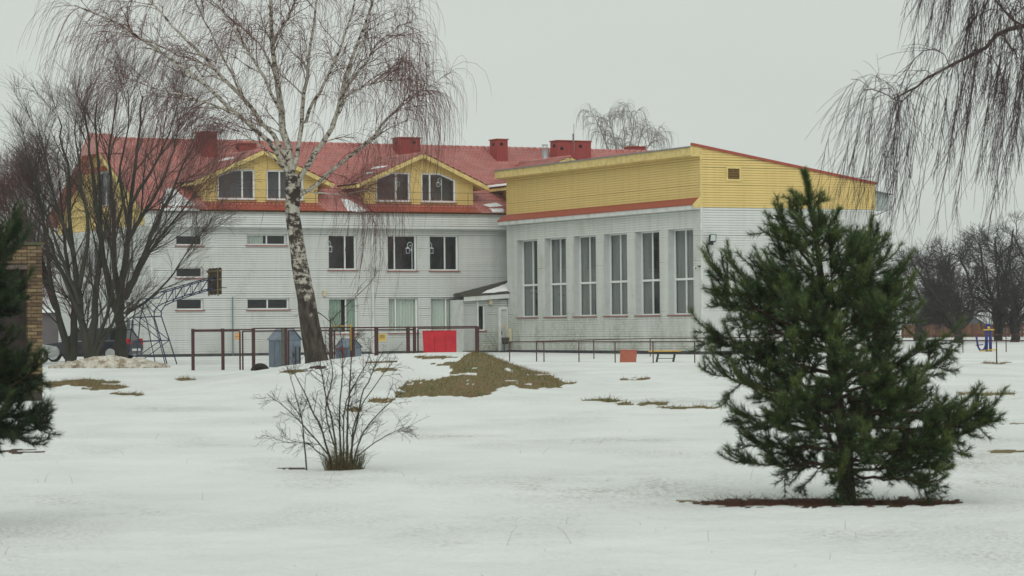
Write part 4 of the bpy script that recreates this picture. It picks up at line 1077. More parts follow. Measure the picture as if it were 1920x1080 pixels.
# ------------------------------------------------------------------ birch leaning in from the right, trunk beyond the frame
def right_birch():
    d = 34.0; k = FPX/d; rg = np.random.default_rng(21)
    b = ground(2290, d)
    t = thing('birch_tree', 'dark birch branch hung with long drooping twigs, reaching in from the right edge', 'tree', b)
    trunk_mesh('trunk', [b-[0, 0, .3]]+px_line([(2290, 700), (2275, 400), (2260, 100), (2265, -300), (2260, -700)], d), [.26, .2, .17, .15, .12, .08], BIRCH, t, 14, 40, .05, 5, .3)
    limbs = [([(2262, 160), (2120, 60), (2000, 40), (1920, 52), (1878, 62), (1840, 95), (1790, 118), (1742, 142), (1712, 168), (1675, 186)], .042, (0, -.5)),
             ([(2262, -40), (2120, -130), (2000, -160), (1900, -150), (1820, -120), (1760, -80)], .038, (0, .8)),
             ([(2262, -150), (2100, -260), (1990, -290), (1890, -260), (1810, -200)], .034, (0, -.8)),
             ([(1930, 52), (1880, 20), (1850, -30), (1800, -50)], .018, (-.2, .3)),
             ([(2262, 60), (2140, 10), (2040, -20), (1960, -20), (1900, 30)], .028, (0, 1.0)),
             ([(1878, 62), (1900, 95), (1910, 110)], .014, (-.3, -.4)),
             ([(1712, 168), (1690, 190), (1660, 176), (1620, 166)], .007, (-.5, -.6))]
    P0, R0 = [], []
    for pts, r, dd in limbs:
        P, Rd = resample(px_line(pts, d, dd), np.linspace(r, max(.006, r*.22), len(pts)), 16); P[1:-1] += rg.normal(size=(14, 3))*.012
        P0.append(P); R0.append(Rd)
    P0 = np.array(P0); R0 = np.array(R0)
    tube_obj('limbs', [(P0, R0)], mat('dark_birch_limb', (.06, .045, .04), .9, var=.4, scale=12, col2=(.2, .18, .15), amt=.5, scale2=6, bump=.6, bscale=40), t, 8)
    lean = -.17; dn_ = np.array([RH[0]*lean, RH[1]*lean, -1.0])
    S1, s1 = grow(P0, R0, 5, rg, (.3, 1), (.2, .45), (35, 80), 7, .12, dn_*.25, .5, .008, .004, .6, .3)
    H1, h1 = grow(P0, R0, 12, rg, (.25, 1), (1.5, 3.4), (60, 115), 14, .035, dn_*1.1, .45, .0070, .0022, .45, .35, tp=.25)
    H2, h2 = grow(S1, s1, 3, rg, (.3, 1), (.8, 2.3), (40, 100), 12, .04, dn_*1.1, .6, .0050, .0020, .45, .35, tp=.25)
    A, ra = grow(np.concatenate([H1]), h1, 22, rg, (.08, 1), (.25, .85), (9, 26), 6, .05, dn_*.25, .7, .0032, .0016, .5, .3)
    B, rb = grow(H2, h2, 12, rg, (.08, 1), (.2, .6), (9, 28), 6, .05, dn_*.25, .7, .0030, .0016, .5, .3)
    tube_obj('twigs', [(S1, s1), (H1, h1), (H2, h2), (A, ra), (B, rb)], mat('purple_brown_twig', (.055, .032, .036), .7, var=.3, scale=2), t, 3, 'stuff')
right_birch()

# ------------------------------------------------------------------ generic bare tree
def bare_tree(label, base, stems, seed, n=(9, 7, 6), L=((1.3, 3.2), (.7, 1.7), (.4, 1.0)), ang=(20, 48), trop=.05, bark=BARK, twig=TWIGGREY, tw=.006,
              name='bare_tree', group=None, cat='tree', rmax=.09, K0=16, wd=.09):
    rg = np.random.default_rng(seed)
    t = thing(name, label, cat, base, group)
    P0, R0 = [], []
    for pts, r0, r1 in stems:
        P, Rd = resample(pts, r1+(r0-r1)*(1-np.linspace(0, 1, len(pts)))**1.5, K0); P[1:-1] += rg.normal(size=(K0-2, 3))*r0*.18
        P0.append(P); R0.append(Rd)
    P0 = np.array(P0); R0 = np.array(R0)
    tube_obj('trunk', [(P0, R0)], bark, t, 10)
    A, ra = grow(P0, R0, n[0], rg, (.18, 1), L[0], ang, 9, wd, (0, 0, trop), .5, rmax, tw*1.6, .7, .45)
    tube_obj('branches', [(A, ra)], bark, t, 5, 'stuff')
    B, rb = grow(A, ra, n[1], rg, (.2, 1), L[1], ang, 5, .13, (0, 0, trop), .55, .03, tw, .7, .4)
    C, rc_ = grow(B, rb, n[2], rg, (.2, 1), L[2], (ang[0], ang[1]+12), 4, .15, (0, 0, trop), .6, .014, tw*.7, .7, .3)
    o = tube_obj('twigs', [(B, rb), (C, rc_)], twig, t, 3, 'stuff')
    return t
BARKDARK2 = mat('dark_mossy_bark', (.040, .037, .030), .9, var=.35, scale=5, stretch=(1, 1, .35), col2=(.040, .046, .024), amt=.7, scale2=2.2, bump=.6, bscale=14)
GL = 'bare trees beside the brick corner'
d = 106.0
def st(base, pts, dd, r0, r1): return ([base-np.array([0, 0, .2])]+px_line(pts, d, dd), r0*.85, r1)
b = ground(229, d)
bare_tree('bare fan-shaped tree with thick forked trunk right of the dirty snow heap trunks', b,
          [st(b, [(228, 640), (226, 590), (232, 520), (240, 440), (252, 330), (262, 240), (268, 180)], (0, .5), .33, .03),
           ([*px_line([(226, 600), (205, 540), (190, 450), (175, 340), (165, 260), (158, 200)], d, (0, -1))], .18, .025),
           ([*px_line([(230, 560), (262, 500), (285, 440), (318, 370), (345, 310), (365, 270)], d, (0, 1))], .16, .02),
           ([*px_line([(228, 580), (215, 500), (212, 400), (205, 300), (212, 230), (218, 170)], d, (0, 1.6))], .15, .02),
           ([*px_line([(238, 450), (270, 400), (310, 330), (330, 260), (340, 210)], d, (0, -1.4))], .10, .015),
           ([*px_line([(236, 590), (280, 560), (320, 520), (360, 460), (385, 430)], d, (0, -.6))], .07, .012),
           ([*px_line([(236, 560), (275, 480), (320, 420), (370, 360), (405, 320)], d, (0, 1.6))], .09, .012),
           ([*px_line([(246, 380), (290, 310), (320, 240), (335, 190)], d, (0, 1.8))], .08, .012),
           ([*px_line([(242, 430), (225, 330), (240, 240), (240, 170)], d, (0, -.8))], .08, .015)], 31, (12, 8, 6), group=GL, rmax=.035, tw=.0045, bark=BARKDARK2, ang=(12, 34), wd=.035, trop=.04)
b = ground(168, d-1)
bare_tree('bare many-stemmed tree with leaning trunks behind the dirty snow heap', b,
          [st(b, [(160, 640), (152, 590), (140, 500), (130, 400), (125, 320), (115, 260), (110, 220)], (-1, 0), .25, .025),
           st(b, [(172, 640), (176, 590), (185, 520), (190, 420), (184, 310), (180, 230), (182, 190)], (-1, 1), .26, .025),
           st(b, [(182, 640), (200, 590), (214, 520), (205, 420), (225, 320)], (-1, -1), .15, .02),
           st(b, [(190, 645), (215, 600), (228, 540), (250, 470)], (-1, -1.5), .12, .02),
           ([*px_line([(155, 600), (120, 520), (92, 450), (75, 390), (65, 340)], d-1, (0, .8))], .12, .02),
           ([*px_line([(150, 570), (110, 470), (75, 370), (50, 290)], d-1, (0, -.8))], .10, .014),
           ([*px_line([(140, 480), (105, 380), (85, 290), (70, 230)], d-1, (0, 1))], .09, .014),
           ([*px_line([(148, 540), (165, 440), (152, 340), (142, 260), (145, 210)], d-1, (0, -1))], .11, .015)], 32, (12, 8, 6), group=GL, rmax=.035, tw=.0045, bark=BARKDARK2, ang=(12, 34), wd=.035, trop=.04)
b = ground(132, d+1)
bare_tree('bare tree with slender trunks leaning left beside the brick corner', b,
          [st(b, [(122, 640), (108, 590), (96, 540), (88, 480), (80, 400), (70, 370), (66, 340)], (1, 0), .22, .02),
           st(b, [(140, 640), (138, 580), (128, 500), (118, 420), (112, 340)], (1, 1.4), .26, .03),
           ([*px_line([(105, 580), (75, 510), (45, 460), (20, 425), (0, 400)], d+1, (0, -1))], .10, .015),
           ([*px_line([(95, 530), (60, 440), (45, 400), (30, 370)], d+1, (0, 1.2))], .09, .015)], 33, (17, 10, 7), group=GL, twig=TWIGRED, rmax=.035, tw=.0045, bark=BARKDARK2, ang=(16, 44), wd=.05)
b = ground(30, 112)
d = 112.0
bare_tree('dense bushy bare tree rising behind the brick corner', b,
          [st(b, [(35, 600), (30, 520), (20, 430), (14, 390), (10, 350)], (0, 1), .2, .02), st(b, [(40, 600), (60, 520), (75, 420), (82, 380), (85, 350)], (0, -1), .16, .02),
           st(b, [(25, 600), (0, 520), (-25, 440), (-40, 380)], (0, 0), .16, .02), st(b, [(35, 610), (48, 500), (50, 420), (47, 360)], (0, 1.5), .14, .02)], 34, (18, 10, 7), group=GL, twig=TWIGRED, rmax=.035, tw=.0045, bark=BARKDARK2, ang=(16, 44), wd=.05)

# far birch showing over the hall roof
d = 205.0; bb = at(1165, 610, d); b = np.array([bb[0], bb[1], G(bb)])
stf = lambda pts, dd, r0: (px_line(pts, d, dd), r0, .03)
rgf = np.random.default_rng(41)
tf = thing('birch_tree', 'distant hazy birch with drooping crown above the hall roof', 'tree', b)
P0, R0 = [], []
for pts, r0, dd in [([(1168, 640), (1166, 450), (1162, 320), (1152, 262), (1140, 215)], .3, (0, 1)), ([(1160, 330), (1140, 280), (1125, 240), (1108, 208)], .12, (0, -2)), ([(1165, 330), (1182, 270), (1188, 225), (1178, 205)], .14, (0, 2)),
                    ([(1168, 360), (1200, 300), (1222, 265), (1232, 250)], .12, (0, -1)), ([(1166, 340), (1172, 270), (1165, 215)], .1, (0, -2)), ([(1175, 320), (1196, 275), (1205, 240)], .1, (0, 3))]:
    P, Rd = resample([(np.append(b[:2], b[2]-.2) if (i == 0 and pts[0][1] == 640) else q) for i, q in enumerate(px_line(pts, d, dd))], np.linspace(r0, .03, len(pts)), 12); P0.append(P); R0.append(Rd)
P0 = np.array(P0); R0 = np.array(R0)
FARB = mat('haze_pale_twig', (.26, .24, .235), .9, var=.2)  # haze of distance put into the colour of trunk and twigs
tube_obj('trunk', [(P0, R0*.6)], FARB, tf, 6)
A, ra = grow(P0, R0, 13, rgf, (.35, 1), (.8, 2.0), (20, 55), 7, .1, (0, 0, -.25), .5, .03, .010, .6, .4)
B, rb = grow(A, ra, 9, rgf, (.25, 1), (.9, 2.4), (20, 60), 8, .07, (0, 0, -1.1), .6, .014, .0055, .5, .3, tp=.3)
tube_obj('twigs', [(A, ra), (B, rb)], FARB, tf, 3, 'stuff')

# orchard at the right
ORCH = [(1722, 172, 'old bare orchard tree nearest the pine and the hall', [(1724, 610), (1735, 580), (1715, 540), (1690, 500)], [(1724, 600), (1750, 570), (1770, 530), (1780, 480)], 51),
        (1798, 158, 'old bare orchard tree forking low in front of the shed', [(1795, 625), (1775, 590), (1750, 550), (1720, 510), (1705, 480)], [(1797, 622), (1822, 590), (1820, 540), (1800, 480)], 52),
        (1872, 165, 'old bare orchard tree with twin upright trunks behind exercise machine', [(1868, 620), (1862, 570), (1850, 520), (1835, 455)], [(1874, 620), (1882, 570), (1890, 500), (1900, 430)], 53),
        (1904, 160, 'old bare orchard tree with a forked trunk at the right edge', [(1902, 620), (1885, 585), (1860, 560), (1850, 500)], [(1904, 620), (1925, 580), (1940, 520), (1930, 430)], 54),
        (1760, 195, 'smaller bare orchard tree in the back row left of the shed', [(1758, 615), (1750, 580), (1730, 520)], [(1760, 612), (1775, 570), (1790, 500)], 55),
        (1985, 175, 'bare orchard tree whose crown reaches in past the right edge', [(1985, 620), (1960, 560), (1930, 500), (1900, 440)], [(1985, 620), (2000, 560), (2020, 480)], 56)]
for px, dd_, lab, sa, sb, seed in ORCH:
    d = dd_; b = ground(px, d)
    k_ = FPX/d
    stems = [st(b, sa, (0, -1.2), 10/k_, .05), st(b, sb, (0, 1.2), 10/k_, .05)]
    mid = [( (p[0]+q[0])/2, (p[1]+q[1])/2) for p, q in zip(sa[1:], sb[1:])]
    if len(mid) > 1: stems.append(([*px_line([sa[0]]+mid, d, (0, .6))], 6/k_, .04))
    bare_tree(lab, b, stems, seed, (13, 9, 7), ((1.4, 3.0), (.7, 1.6), (.4, .9)), (25, 62), .02, BARKDARK, TWIGFAR, .011, 'orchard_tree', 'old orchard trees')

# ------------------------------------------------------------------ pines
def pine(label, base, top, h_out, seed, d, needles=NEEDLE, dens=1.0, extra=(), z0=.13, low=-.10):
    """h_out: (height fraction, reach left, reach right) of the crown"""
    rg = np.random.default_rng(seed)
    t = thing('pine_tree', label, 'tree', base)
    base = np.array(base); top = np.array(top); H = top[2]-base[2]
    K = 24; s = np.linspace(0, 1, K)[:, None]
    ax = base+(top-base)*s; bow = np.sin(s*pi)
    ax = ax+RH*(.05*bow)*H*.25
    ax[1:-1] += rg.normal(size=(K-2, 3))*.008
    P = np.vstack([base-[0, 0, .12], ax]); Rd = np.concatenate([[.095], np.interp(s[:, 0], [0, .06, .5, .9, 1], [.085, .072, .047, .016, .007])])*H/3.1
    trunk_mesh('trunk', P, Rd, PINEBARK, t, 12, 50, .06, seed)
    hf = np.array([h[0] for h in h_out]); rl_ = np.array([h[1] for h in h_out]); rr_ = np.array([h[2] for h in h_out])
    br, brr = [], []
    z = z0
    while z < .92:
        nb = rg.integers(5, 8) if z < .85 else 4
        ph0 = rg.uniform(0, 2*pi)
        for j in range(nb):
            ph = ph0+2*pi*j/nb+rg.normal()*.25
            zb = z+rg.normal()*.012
            c = cos(ph)
            rise = np.interp(zb, [.1, .25, .5, .8, 1], [low, .10, .42, .62, .8])+rg.normal()*.06
            # reach: the tip ends on the crown outline at the tip's own height
            r = .3
            for it in range(4):
                zt = min(zb+rise*r/H, .99)
                l_, q_ = np.interp(zt, hf, rl_), np.interp(zt, hf, rr_)
                m_ = (l_+q_)/2
                tgt = m_+(q_-m_)*max(c, 0)+(l_-m_)*max(-c, 0)
                r = tgt
            r *= rg.uniform(.66, .98)
            if r < .06: continue
            i = zb*(K-1); i0 = int(min(i, K-2)); p0 = ax[i0]+(ax[i0+1]-ax[i0])*(i-i0)
            dirh = RH*c+FH*sin(ph)
            q = np.linspace(0, 1, 9)[:, None]
            curve = rise*r*(q**1.5)+.10*r*np.maximum(0, q-.6)
            pts = p0+dirh*r*q+np.array([0, 0, 1])*curve
            pts[1:] += rg.normal(size=(8, 3))*.012*(r+.2)
            br.append(pts); brr.append(np.linspace(max(.006, .014*r+.005), .004, 9))
        z += np.interp(z, [.1, .4, .9], [.046, .064, .08])
    for e in extra:
        P_, _ = resample(e, np.ones(len(e)), 9); br.append(P_); brr.append(np.linspace(.018, .005, 9))
    br = np.array(br); brr = np.array(brr)
    ln_ = np.linalg.norm(br[:, -1]-br[:, 0], axis=1)
    n1 = np.maximum(3, (ln_*12.5*dens).astype(int))
    big = ln_ > .42
    S1a, s1a = grow(br[big], brr[big], n1[big], rg, (.30, .98), (.20, .42), (28, 58), 5, .06, (0, 0, .34), .7, .007, .0035, .5, .35)
    S1b, s1b = grow(br[~big], brr[~big], n1[~big], rg, (.25, .98), (.08, .17), (26, 50), 5, .06, (0, 0, .3), .7, .006, .0035, .5, .3)
    S1 = np.concatenate([S1a, S1b]); s1 = np.concatenate([s1a, s1b])
    TPa, ta = grow(br[big], brr[big], 3, rg, (.88, 1), (.20, .40), (5, 28), 5, .05, (0, 0, .5), .9, .007, .004, .5, 0)
    TPb, tb_ = grow(br[~big], brr[~big], 2, rg, (.88, 1), (.07, .15), (5, 28), 5, .05, (0, 0, .5), .9, .006, .004, .5, 0)
    TP = np.concatenate([TPa, TPb]); tpr = np.concatenate([ta, tb_])
    n2 = np.where(np.linalg.norm(S1[:, -1]-S1[:, 0], axis=1) > .2, 3, 1)
    S2, s2 = grow(S1, s1, n2, rg, (.25, .9), (.12, .24), (28, 52), 5, .05, (0, 0, .16), .7, .005, .003, .5, .3)
    tipP = br[:, 5:]; 
    tube_obj('branches', [(br, brr), (S1, s1), (S2, s2), (TP, tpr)], PINETWIG, t, 4, 'stuff')
    lead = ax[-5:][None]
    sh = np.concatenate([S1, S2, TP])
    shoots = [resample(a, np.ones(len(a)), 5)[0] for a in tipP]+[resample(lead[0], np.ones(5), 5)[0]]*7
    sh = np.concatenate([sh, np.array(shoots)])
    # needles: stiff pairs set round the outer part of every shoot, pointing forward
    L_ = np.linalg.norm(np.diff(sh, axis=1), axis=2).sum(1)
    cnt = np.maximum(34, (L_*520*dens)).astype(int)
    idx = np.repeat(np.arange(len(sh)), cnt); M = len(idx)
    tt = 1-rg.uniform(0, 1, M)**1.15*.92; x = tt*4; i = np.minimum(x.astype(int), 3); f = (x-i)[:, None]
    bp_ = sh[idx, i]*(1-f)+sh[idx, i+1]*f
    T = sh[idx, i+1]-sh[idx, i]; T /= np.linalg.norm(T, axis=1, keepdims=True)+1e-9
    q = rg.normal(size=(M, 3)); q -= (q*T).sum(1, keepdims=True)*T; q /= np.linalg.norm(q, axis=1, keepdims=True)+1e-9
    a = np.radians(rg.uniform(24, 62, M))[:, None]
    D = T*np.cos(a)+q*np.sin(a)+np.array([0, 0, .12])
    ln2 = rg.uniform(.05, .088, M)[:, None]
    sd_ = np.cross(D, rg.normal(size=(M, 3))); sd_ /= np.linalg.norm(sd_, axis=1, keepdims=True)+1e-9
    wd_ = .0026
    V = np.stack([bp_-sd_*wd_, bp_+sd_*wd_, bp_+D*ln2], 1).reshape(-1, 3)
    fcs = np.arange(3*M).reshape(-1, 3)
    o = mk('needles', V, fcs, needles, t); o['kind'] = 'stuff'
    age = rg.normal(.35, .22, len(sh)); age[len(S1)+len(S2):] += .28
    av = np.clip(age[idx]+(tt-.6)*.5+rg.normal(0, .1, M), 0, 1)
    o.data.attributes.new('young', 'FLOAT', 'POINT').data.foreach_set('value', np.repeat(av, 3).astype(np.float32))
    return t
b = ground(1588, 25.3)
ph = lambda y: (937-y)/(937-315)
axx = lambda y: 1588+(1508-1588)*ph(y)
k_ = FPX/25.3
out_r = [(915, 1395, 1770), (880, 1390, 1790), (820, 1390, 1780), (760, 1352, 1790), (700, 1320, 1790), (640, 1308, 1785), (590, 1312, 1750), (540, 1335, 1700), (505, 1385, 1665), (470, 1430, 1645), (430, 1448, 1600), (395, 1478, 1552), (370, 1494, 1532), (340, 1503, 1516), (315, 1506, 1510)]
ho = [(ph(y), max(.02, (axx(y)-xl)/k_), max(.02, (xr-axx(y))/k_)) for y, xl, xr in out_r]
pine('bushy young green pine standing alone in the snow at right', b, at(1508, 322, 25.3), ho, 61, 25.3, NEEDLE, .93,
     extra=[px_line([(1578, 800), (1640, 800), (1720, 805), (1775, 800), (1818, 785), (1832, 775)], 25.3, (0, -.3)), px_line([(1580, 830), (1660, 840), (1740, 830), (1790, 820), (1828, 805)], 25.3, (0, .2)),
            px_line([(1580, 820), (1680, 830), (1745, 820), (1785, 790)], 25.3, (0, -.5)),
            px_line([(1560, 640), (1460, 600), (1390, 560), (1350, 515)], 25.3, (0, -.2)), px_line([(1555, 620), (1480, 590), (1420, 550), (1385, 510)], 25.3, (0, .3)),
            px_line([(1524, 500), (1500, 470), (1484, 445), (1474, 428)], 25.3, (0, -.15)), px_line([(1522, 470), (1548, 452), (1560, 440), (1566, 432)], 25.3, (0, .15)), px_line([(1545, 560), (1600, 530), (1622, 490), (1630, 465)], 25.3, (0, .2))])
b = ground(-125, 22.5); k2 = FPX/22.5
out_l = [(.20, .62), (.30, .64), (.40, .66), (.52, .54), (.62, .70), (.72, .62), (.82, .42), (.92, .16), (1.0, .02)]
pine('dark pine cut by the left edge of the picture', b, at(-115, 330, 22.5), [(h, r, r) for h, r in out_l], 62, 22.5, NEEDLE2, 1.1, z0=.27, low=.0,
     extra=[px_line([(-72, 760), (-20, 750), (20, 725), (50, 705), (62, 695)], 22.5, (0, -.2)), px_line([(-72, 800), (-10, 805), (30, 802), (60, 788)], 22.5, (0, -.1)), px_line([(-100, 620), (-40, 570), (-5, 510), (8, 450)], 22.5, (0, -.1))])

# ------------------------------------------------------------------ shrub on the open snow
def shrub():
    d = 31.7; rg = np.random.default_rng(71); b = ground(640, d)
    t = thing('bare_shrub', 'bare twiggy shrub with a tuft of dead grass at its foot in open snow', 'shrub', b)
    lines = [([(575, 872), (566, 800), (556, 740), (540, 690)], .010), ([(622, 868), (600, 800), (572, 740), (545, 688)], .014), ([(632, 868), (622, 790), (606, 720), (598, 650)], .015), ([(640, 868), (636, 780), (640, 690), (632, 610)], .014),
             ([(650, 868), (655, 770), (662, 690), (668, 630)], .016), ([(655, 866), (672, 770), (690, 710), (722, 655)], .014), ([(660, 866), (690, 800), (730, 760), (752, 745)], .010), ([(664, 862), (700, 830), (740, 805), (768, 802)], .008),
             ([(625, 864), (585, 815), (545, 770), (505, 735)], .011), ([(620, 866), (580, 830), (540, 825), (508, 812)], .008), ([(636, 866), (612, 770), (625, 700), (612, 640)], .012), ([(660, 868), (664, 790), (700, 730), (748, 672)], .011), ([(645, 868), (648, 760), (690, 680), (700, 640)], .011)]
    P = np.array([resample(px_line(p, d, (0, rg.uniform(-.45, .45))), np.ones(len(p)), 12)[0] for p, r in lines])
    P[:, 0, 2] = gz(P[:, 0, 0], P[:, 0, 1])-.03
    P[:, 2:] += np.cumsum(rg.normal(size=(len(P), 10, 3))*.008, 1)
    Rr = np.array([np.linspace(r, r*.3, 12) for p, r in lines])
    tube_obj('stems', [(P, Rr)], mat('shrub_bark', (.055, .052, .038), .9, var=.3, scale=10, col2=(.06, .075, .035), amt=.6), t, 6)
    A, ra = grow(P, Rr, 10, rg, (.15, 1), (.14, .42), (25, 60), 6, .06, (0, 0, .03), .55, .006, .0022, .6, .4)
    B, rb = grow(A, ra, 5, rg, (.15, 1), (.08, .22), (28, 62), 4, .07, (0, 0, .02), .6, .0035, .0016, .6, .3)
    C, rc2 = grow(B, rb, 1, rg, (.3, 1), (.03, .07), (35, 70), 3, .1, (0, 0, 0), .7, .0022, .0013, .6, .2)
    tube_obj('twigs', [(A, ra), (B, rb), (C, rc2)], mat('shrub_twig', (.055, .043, .038), .8, var=.3, scale=6), t, 3, 'stuff')
    # dead grass tuft
    M = 520; c = ground(642, d); th = rg.uniform(0, 2*pi, M); rr = np.sqrt(rg.uniform(0, 1, M))
    x = c[0]+RH[0]*rr*np.cos(th)*.22+FH[0]*rr*np.sin(th)*.2; y = c[1]+RH[1]*rr*np.cos(th)*.22+FH[1]*rr*np.sin(th)*.2
    bs = np.stack([x, y, gz(x, y)-.02], 1)
    D = np.stack([RH[0]*np.cos(th)*rr*.3, RH[1]*np.cos(th)*rr*.3, np.ones(M)], 1)+rg.normal(size=(M, 3))*.16
    Lg = rg.uniform(.06, .52, M)**1.0*(1-.35*rr)
    mid = bs+D*(Lg*.6)[:, None]; D2 = D+np.stack([rg.normal(size=M)*.5, rg.normal(size=M)*.5, -.6*np.ones(M)], 1); tip = mid+D2*(Lg*.4)[:, None]
    PP = np.stack([bs, mid, tip], 1)
    tube_obj('dead_grass_tuft', [(PP, np.tile([.0028, .0022, .001], (M, 1)))], mat('dead_grass', (.13, .105, .055), .9, var=.4, scale=14, col2=(.06, .075, .03), amt=.7, scale2=8), t, 3, 'stuff')
shrub()

# ------------------------------------------------------------------ brick corner at the left
def brick_corner():
    Y = at(40, 560, 59)[1]; o3 = onY(80, 620, Y); x1 = o3[0]; gr = G(o3)
    zt = onY(70, 460, Y)[2]; t = thing('brick_pavilion', 'yellow brown brick pavilion corner with a dark recess behind the left pine', 'pavilion', (x1-1, Y, gr))
    ch = .0785; bl = .262
    mort = mat('dark_mortar', (.06, .05, .042), .95, var=.3)
    xp = x1-.34                       # pillar / recess edge
    zr0 = onY(45, 497, Y)[2]          # top of the recess
    xl = x1-2.6; xr = xp-.62          # recess from xr to xp
    for a, b, z0, z1 in ((xp, x1, gr-.2, zt), (xr, xp, zr0+.0, zt), (xl, xr, gr-.2, zt)):
        MB().box(a+.012, b-.012 if b == x1 else b+.0, Y+.014, Y+.38, z0, z1-.012).build('wall_core', mort, t)
    MB().box(xr-.1, xp+.1, Y+.30, Y+.34, gr-.2, zr0+.05).build('recess_back', mat('dark_purple_panel', (.035, .024, .024), .8, var=.3, col2=(.07, .045, .04), amt=.4), t)  # plain dark sheet closing the recess
    MB().box(xr, xp, Y-.02, Y+.3, zr0-.09, zr0-.002).build('lintel', mat('concrete_lintel', (.13, .10, .085), .9, var=.3), t)
    MB().box(xl, x1+.04, Y-.05, Y+.45, zt+.002, zt+.07).build('coping', mat('mossy_coping', (.10, .09, .06), .95, var=.4, col2=(.06, .075, .03), amt=.7), t)
    br_m = [mat('yellow_brick_%s' % n, c, .85, var=.25, scale=18, bump=.3, bscale=60) for n, c in (('pale', (.19, .135, .078)), ('tan', (.155, .105, .058)), ('brown', (.105, .068, .042)), ('ochre', (.225, .16, .085)))]
    rb = random.Random(4); meshes = {}
    def brick(xa, xb, z):
        L = round(xb-xa, 3); m = rb.choice(br_m); key = (L, m.name)
        if key not in meshes:
            e = .006; w, h = L-.012, ch-.012
            me = bpy.data.meshes.new('brick')
            vs = [(e, 0, e), (w-e, 0, e), (w-e, 0, h-e), (e, 0, h-e), (0, e, 0), (w, e, 0), (w, e, h), (0, e, h), (0, .11, 0), (w, .11, 0), (w, .11, h), (0, .11, h)]
            fs = [(0, 1, 2, 3), (0, 4, 5, 1), (1, 5, 6, 2), (2, 6, 7, 3), (3, 7, 4, 0), (4, 8, 9, 5), (5, 9, 10, 6), (6, 10, 11, 7), (7, 11, 8, 4)]
            me.from_pydata(vs, [], fs); me.materials.append(m); meshes[key] = me
        ob = bpy.data.objects.new('brick', meshes[key]); COL.objects.link(ob); ob.parent = t
        ob.location = (xa+.006-t.location.x, Y-rb.uniform(0, .006)-t.location.y, z+.006-t.location.z)
    def rows(xa, xb, z0, z1):
        n = int((z1-z0)/ch)
        for r in range(n):
            x = xb
            off = bl if r % 2 else bl/2
            first = True
            while x > xa+.02:
                L = off if first else bl
                first = False
                a = max(x-L, xa)
                if x-a > .03: brick(a, x, z1-(r+1)*ch)
                x = a
    rows(xp, x1, max(gr, 1.65-1.4), zt-.01)
    rows(xr, xp, zr0, zt-.01)
    rows(xr-.75, xr, gr+1.0, zt-.01)
brick_corner()

# ------------------------------------------------------------------ red-brown metal fence behind the mound
ZT = 1.70
def fpt(px):
    dd = np.interp(px, [361, 894], [92, 95.5]); p = at(px, 617, dd); return np.array([p[0], p[1], 0]), dd
fen = thing('metal_fence', 'red-brown metal post and rail fence with wire panels behind the mound', 'fence', np.append(fpt(620)[0][:2], .3))
def post(px, w, zt=ZT, m=RUST, name='post'):
    p, dd = fpt(px); g_ = G(p)
    MB().box(p[0]-w/2, p[0]+w/2, p[1]-w/2, p[1]+w/2, g_-.15, zt).build(name, m, fen)
for px, w in ((361.5, .09), (417.6, .09), (475, .095), (535, .10), (620, .10), (661.4, .10), (705.5, .11), (765, .10), (777, .09), (894.4, .11)): post(px, w)
for px in (449.7, 454.8, 540.8, 783.5, 627, 657): post(px, .045, ZT-.09, RUST, 'gate_post')
post(530.5, .10, ZT-.02, mat('grey_post', (.11, .115, .10), .8, var=.2), 'post')
for a, b, z in ((361.5, 475, ZT-.04), (475, 661.4, ZT-.005), (661.4, 894.4, ZT-.01), (454.8, 535, ZT-.10), (540.8, 777, ZT-.10), (783.5, 894.4, ZT-.06), (361.5, 449, ZT-.085)):
    pa_, _ = fpt(a); pb_, _ = fpt(b); pa_[2] = pb_[2] = z
    MB().bar(pa_+(pb_-pa_)*.001, pb_, .04, .045).build('rail', RUST, fen)
# woven wire in the panels
wire = mat('grey_wire', (.20, .20, .19), .6)
for a, b in ((361.5, 417.6), (417.6, 449.7), (475, 535), (705.5, 765), (783.5, 894.4)):
    pa_, _ = fpt(a); pb_, _ = fpt(b); n = int(np.linalg.norm(pb_-pa_)/.06); mw_ = MB(); dirp = (pb_-pa_)
    zb_ = max(G(pa_), G(pb_))+.05; zt_2 = ZT-.1; hgt = zt_2-zb_
    Pl = []
    for i in range(-int(hgt/.06), n):
        for s in (1, -1):
            u0 = i*.06; u1 = u0+hgt
            if s == -1: u0, u1 = u1, u0
            L0 = np.linalg.norm(dirp); za, zb2 = zb_, zt_2
            def clip(u): return min(max(u, 0), L0)
            c0, c1 = clip(u0), clip(u1)
            if abs(c1-c0) < .02: continue
            f0 = (c0-u0)/(u1-u0); f1 = (c1-u0)/(u1-u0)
            A_ = pa_+dirp*c0/L0; B_ = pa_+dirp*c1/L0; A_[2] = za+(zb2-za)*f0; B_[2] = za+(zb2-za)*f1
            Pl.append([A_, B_])
    Pl = np.array(Pl); tube_obj('wire_mesh', [(Pl, np.full(Pl.shape[:2], .0016))], wire, fen, 3, 'stuff')
def plate(px0, px1, y0, y1, m, name, label, cat, off=-.07, tilt=0):
    p0, dd = fpt(px0); p1, _ = fpt(px1); z0 = at(px0, y1, dd)[2]; z1 = at(px0, y0, dd)[2]
    o_ = FH*off
    q = [p0+o_+[0, 0, z0], p1+o_+[0, 0, z0], p1+o_+[0, 0, z1], p0+o_+[0, 0, z1]]
    if tilt: q[0] = q[0]+RH*tilt; q[1] = q[1]-RH*tilt*.2
    t_ = thing(name, label, cat, (p0+p1)/2+o_+[0, 0, z0])
    MB().prism(q, FH*.015).build('panel', m, t_); return t_, q
